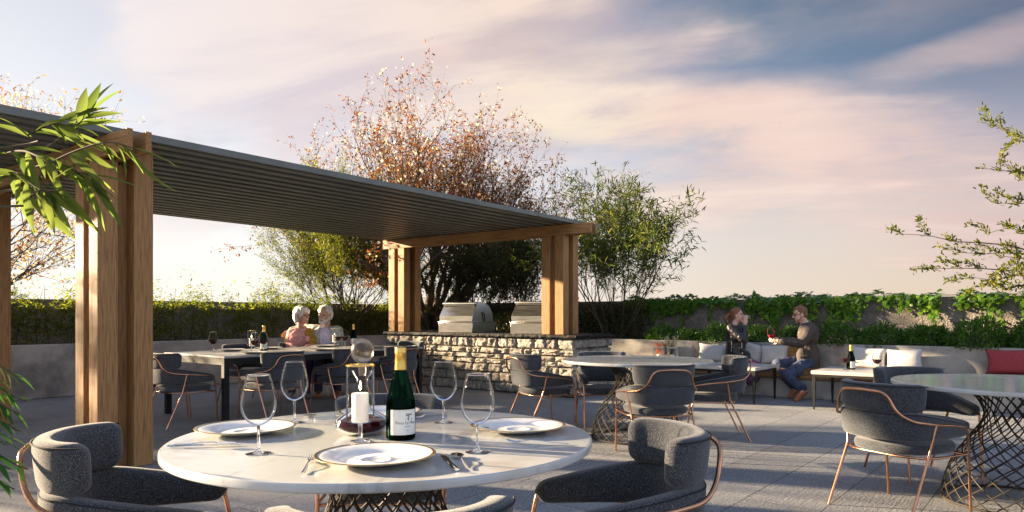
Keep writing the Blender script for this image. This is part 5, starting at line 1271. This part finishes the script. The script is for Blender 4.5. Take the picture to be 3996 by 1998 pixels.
# ---------------------------------------------------------------- young woman drinking
def young_woman():
    K = unproj(2780, 1180, 3.22); X, Y = frame(735); F = 10.80
    pel = K(300, 738, F); base = Vector((pel.x, pel.y, 0)); nb = K(283, 282, F); ch = K(285, 430, F); H = Head(K(312, 168, F), X*.985-Y*.17, .10, .93); b = Prims()
    shN, shF = K(238, 325, F-.15), K(330, 325, F+.14)
    b.cone(pel, .12, K(290, 620, F), .105); b.cone(K(290,620,F), .10, ch, .105); b.ell(ch, (.115,.15,.14), (X,Y,UP)); b.chain((shN,.045),(nb-UP*.03,.05),(shF,.045)); b.cone(ch, .09, nb, .048); H.build(b, nb, .042, True)
    elN, wrN = K(398, 468, F-.26), K(408, 285, F-.14); b.chain((shN,.046),(elN,.037),(wrN,.025)); hand(b, wrN, UP*.95-Y*.05+X*.1, X*.25-UP*.0+Y*1.0, 1, .42, .95)
    elF, wrF = K(430, 610, F+.12), K(452, 722, F-.05); b.chain((shF,.046),(elF,.037),(wrF,.025)); hand(b, wrF, X*.95-UP*.22-Y*.1, -UP*.8-Y*.3, 1, .45, .95)
    kN, kF = K(640, 830, F-.22), K(600, 800, F+.02); aN = K(352, 1085, F-.42); aF = K(345, 1010, F-.36)
    kN = K(650, 850, F-.25); b.chain((pel-Y*.06,.085),(kN,.058),(K(420,985,F-.34),.048),(aN,.036)); b.chain((pel+Y*.05,.085),(kF,.058),(K(430,960,F-.30),.048),(aF,.036))
    tN, tF = K(392, 1150, F-.50), K(300, 1030, F-.40); b.cone(aN, .034, tN, .020); b.cone(aF, .034, K(385,1075,F-.44), .022)
    body = solid(b, 'person', [skin_pale, eye_m, lip_m, brow_b, teeth_m], .0048, base, paint=H.paint())
    tag(body, 'young woman with a ponytail in a black leather jacket, drinking from a glass', 'person')
    c = Prims(); c.cone(K(297,640,F), .142, ch, .132); c.ell(ch+UP*.02, (.138,.176,.17), (X,Y,UP)); c.cone(K(305,690,F), .150, K(297,610,F), .138); c.chain((shN,.062),(nb-UP*.055,.058),(shF,.062)); c.chain((shN,.066),(K(320,410,F-.22),.058),(elN,.056),(elN.lerp(wrN,.85),.043)); c.chain((shF,.066),(elF,.052),(elF.lerp(wrF,.9),.042))
    c.cone(K(395,690,F-.06), .045, K(360,600,F-.10), .05); c.cone(K(405,690,F+.06), .05, K(350,560,F+.05), .06)
    jk = solid(c, 'jacket', leather_c, .0075, base, body, wr=.011, wsc=13)
    c = Prims(); c.chain((nb-X*.05-Y*.03-UP*.02,.018),(nb-X*.01-Y*.075-UP*.035,.02),(nb+X*.06-Y*.075-UP*.09,.020),(nb+X*.10-Y*.05-UP*.20,.014)); c.chain((nb-X*.05+Y*.03-UP*.02,.018),(nb+X*.06+Y*.06-UP*.08,.018)); solid(c, 'lapels', leather_c, .006, base, jk)
    for pts in (((242,560,-.165),(290,563,-.172),(345,575,-.160)), ((232,445,-.19),(240,540,-.18),(236,620,-.17)), ((368,500,-.12),(372,580,-.13),(380,650,-.14))):
        c = MB(); c.tube([K(x, y, F+d)-base for x, y, d in pts], .0035, 6); c.build('zip', silver, jk)
    c = Prims(); c.cone(pel, .135, K(310,690,F), .128); c.chain((pel-Y*.06,.100),(kN,.082),(K(470,965,F-.34),.092)); c.chain((pel+Y*.05,.10),(kF,.082),(K(470,950,F-.28),.09)); c.chain((kN,.082),(K(430,990,F-.36),.06)); c.cone(K(640,900,F-.25), .05, K(520,985,F-.33), .05)
    solid(c, 'trousers', plum_c, .008, base, body, wr=.014, wsc=9)
    c = Prims(); c.cone(aN-UP*.01, .040, tN, .026); c.cone(aF-X*.02, .040, K(385,1075,F-.44), .028); solid(c, 'shoes', shoe_g, .006, base, body)
    h = Prims(); H.E(h, -.024,0,.040, .097,.083,.090); H.E(h, -.055,0,.0, .058,.078,.070); h.cone(H.P(.05,0,.098), .022*H.k, H.P(-.02,0,.115), .03*H.k)
    for q in (-1, 1): h.cone(H.P(.045,q*.050,.075), .018*H.k, H.P(-.03,q*.078,.02), .016*H.k)
    h.ell(H.P(-.115,0,.035), (.03,.03,.03), None); h.chain((H.P(-.125,0,.035),.026),(H.P(-.175,0,-.02),.040),(H.P(-.165,0,-.095),.034),(H.P(-.14,0,-.135),.010))
    solid(h, 'hair', hair_r, .005, base, body, wr=.005, wsc=24)
    # the tumbler at her lips
    gl = thing('drinking_glass', 'small clear tumbler raised to the lips of the young woman', 'glass', K(436, 190, F-.01)); ax = (X*.80+UP*.28).normalized(); bq = ax.orthogonal().normalized(); cq = ax.cross(bq); m = MB(); rings = []
    for q, r in ((-.045,.036),(0,.034),(.042,.030),(.044,.0),(.041,.0),(.039,.0285),(0,.0325),(-.045,.0345)): rings.append([ax*q+bq*(r*math.cos(k*.3927))+cq*(r*math.sin(k*.3927)) for k in range(16)])
    m.loft(rings, cap=False); m.build('bowl', glass_wine, gl); m = MB(); m.loft([[ax*q+bq*(r*math.cos(k*.3927))+cq*(r*math.sin(k*.3927)) for k in range(16)] for q, r in ((-.02,.0325),(.038,.028))]); m.build('drink', pmat('rose wine', (.45,.16,.13), rough=.05, trans=.7), gl)
young_woman()

# ---------------------------------------------------------------- young man with the wine glass
def young_man():
    K = unproj(2960, 1170, 3.068); X, Y = frame(800); F = 10.35
    pel = K(595, 755, F+.02); base = Vector((pel.x, pel.y, 0)); nb = K(556, 288, F); ch = K(590, 430, F); H = Head(K(497, 178, F), -X*.95-Y*.30, -.16, .98); b = Prims()
    shN, shF = K(618, 372, F-.19), K(560, 362, F+.17)
    b.cone(pel, .13, K(605,640,F), .118); b.cone(K(605,640,F), .115, ch, .12); b.ell(ch, (.125,.185,.16), (X,Y,UP)); b.chain((shN,.056),(nb-UP*.03+X*.02,.06),(shF,.056)); b.cone(ch, .10, nb, .056); H.build(b, nb, .052)
    elN, wrN = K(500, 518, F-.26), K(262, 488, F-.20); b.chain((shN,.056),(elN,.045),(wrN,.030)); hand(b, wrN, -X*.97+UP*.10, Y*.8+UP*.1, 1, .62, 1.05)
    elF, wrF = K(540, 600, F+.24), K(440, 690, F+.06); b.chain((shF,.056),(elF,.045),(wrF,.030)); hand(b, wrF, -X*.8-UP*.3-Y*.2, -UP, -1, .5)
    kN, kF = K(345, 905, F-.42), K(232, 775, F-.02); aN, aF = K(525, 1085, F-.50), K(430, 1065, F-.25)
    b.chain((pel-Y*.08,.10),(kN,.066),(aN,.042)); b.chain((pel+Y*.09,.10),(kF,.066),(aF,.042)); tN, tF = K(455, 1195, F-.62), K(375, 1158, F-.32); b.cone(aN+X*.02, .036, tN, .028); b.cone(aF, .036, tF, .026)
    body = solid(b, 'person', [skin_pale, eye_m, lip_m, brow_b, teeth_m], .0048, base, paint=H.paint())
    tag(body, 'young man in glasses and brown tweed jacket holding out a glass of red wine', 'person')
    c = Prims(); c.chain((nb+UP*.012-X*.005,.060),(nb-UP*.045+X*.012,.072)); c.ell(ch-X*.05, (.09,.13,.17), (X,Y,UP)); sh = solid(c, 'shirt', white_c, .006, base, body)
    c = Prims(); c.chain((nb-Y*.03-UP*.05,.065),(K(600,640,F),.150),(K(592,790,F),.152)); c.ell(ch+UP*.015, (.150,.215,.185), (X,Y,UP)); c.cone(K(520,640,F-.08), .075, K(530,760,F-.10), .065); c.chain((shN,.076),(nb-UP*.075+X*.035,.066),(shF,.076)); c.chain((shN,.078),(K(565,455,F-.25),.068),(elN,.064),(elN.lerp(wrN,.92),.050)); c.chain((shF,.076),(elF,.062),(elF.lerp(wrF,.9),.048)); c.cone(K(640,800,F-.06), .07, K(650,700,F-.04), .08)
    def cut(p):
        d = p-nb; return d.dot(X) < -.045 and abs(d.dot(Y)) < .075 and -.25 < d.z < .03
    jk = solid(c, 'jacket', tweed_c, .0075, base, body, wr=.008, wsc=11, cut=cut, thick=.006)
    c = Prims(); c.chain((nb+X*.065-Y*.02-UP*.005,.018),(nb+X*.02-Y*.085-UP*.04,.017),(nb-X*.05-Y*.10-UP*.12,.018),(nb-X*.09-Y*.095-UP*.24,.010)); solid(c, 'lapel', tweed_c, .006, base, jk)
    c = Prims(); c.chain((nb+X*.045-Y*.02+UP*.012,.012),(nb+X*.0-Y*.062-UP*.015,.013),(nb-X*.045-Y*.055-UP*.055,.011)); solid(c, 'collar', white_c, .005, base, sh)
    for k in range(4):
        c = MB(); p = K(300+k*13, 545, F-.262)-base; c.tube([p, p-Y*.006], .006, 8); c.build('button', eye_m, jk)
    c = Prims(); c.cone(K(500,688,F-.185), .012, K(578,672,F-.185), .012); solid(c, 'pocket_flap', tweed_c, .005, base, jk)
    c = Prims(); c.cone(pel, .142, K(600,720,F), .138); c.chain((pel-Y*.08,.115),(kN,.088),(K(440,1000,F-.47),.068),(aN+UP*.03,.060)); c.chain((pel+Y*.09,.115),(kF,.088),(K(330,930,F-.13),.068),(aF+UP*.03,.060)); solid(c, 'jeans', denim_c, .0075, base, body, wr=.010, wsc=12)
    c = Prims(); c.chain((aN+X*.035-UP*.015,.042),(aN.lerp(tN,.5)-UP*.01,.042),(tN,.032)); c.chain((aF+X*.02-UP*.01,.040),(aF.lerp(tF,.5)-UP*.005,.040),(tF,.028)); sho = solid(c, 'shoes', tan_c, .005, base, body)
    h = Prims(); H.E(h, -.022,0,.046, .093,.083,.086); H.E(h, -.055,0,.0, .052,.076,.060); h.cone(H.P(.05,-.02,.098), .026*H.k, H.P(-.03,0,.118), .030*H.k); h.cone(H.P(.058,.03,.092), .02*H.k, H.P(0,.04,.105), .025*H.k)
    for q in (-1, 1): h.cone(H.P(.0,q*.074,.045), .013*H.k, H.P(.002,q*.075,.0), .009*H.k)
    solid(h, 'hair', hair_g, .005, base, body, wr=.005, wsc=34)
    h = Prims(); H.E(h, .064,0,-.094, .022,.028,.024); H.E(h, .088,0,-.044, .010,.026,.005)
    for q in (-1, 1): h.cone(H.P(.003,q*.062,-.04), .012*H.k, H.P(.055,q*.032,-.085), .018*H.k); h.cone(H.P(0,q*.072,0), .008*H.k, H.P(.003,q*.062,-.04), .012*H.k)
    solid(h, 'beard', beard_b, .0045, base, body, wr=.002, wsc=50)
    gl = MB()
    for q in (-1, 1):
        ctr = H.P(.094, q*.034, .002); gl.tube([ctr-base+(H.r*math.cos(a)*.024+H.u*math.sin(a)*.018)*H.k for a in np.linspace(0, 6.2832, 20, endpoint=False)], .0022, 6, closed=True); gl.tube([H.P(.092,q*.058,.008)-base, H.P(-.005,q*.084,.008)-base], .0024, 6)
    gl.tube([H.P(.097,-.012,.006)-base, H.P(.097,.012,.006)-base], .0022, 6); gl.build('glasses', black_m, body)
    # wine glass held out, leaning towards him
    tip = wrN-X*.105-Y*.005+UP*.012; ax = (UP*.96-X*.20).normalized(); q = ax.to_track_quat('Z', 'Y'); put(g_held, tip-ax*.070, 0, 'glass of red wine held out by the young man', rot=q.to_euler())
young_man()
bpy.data.batch_remove(JUNK); bpy.data.scenes.remove(WORK)
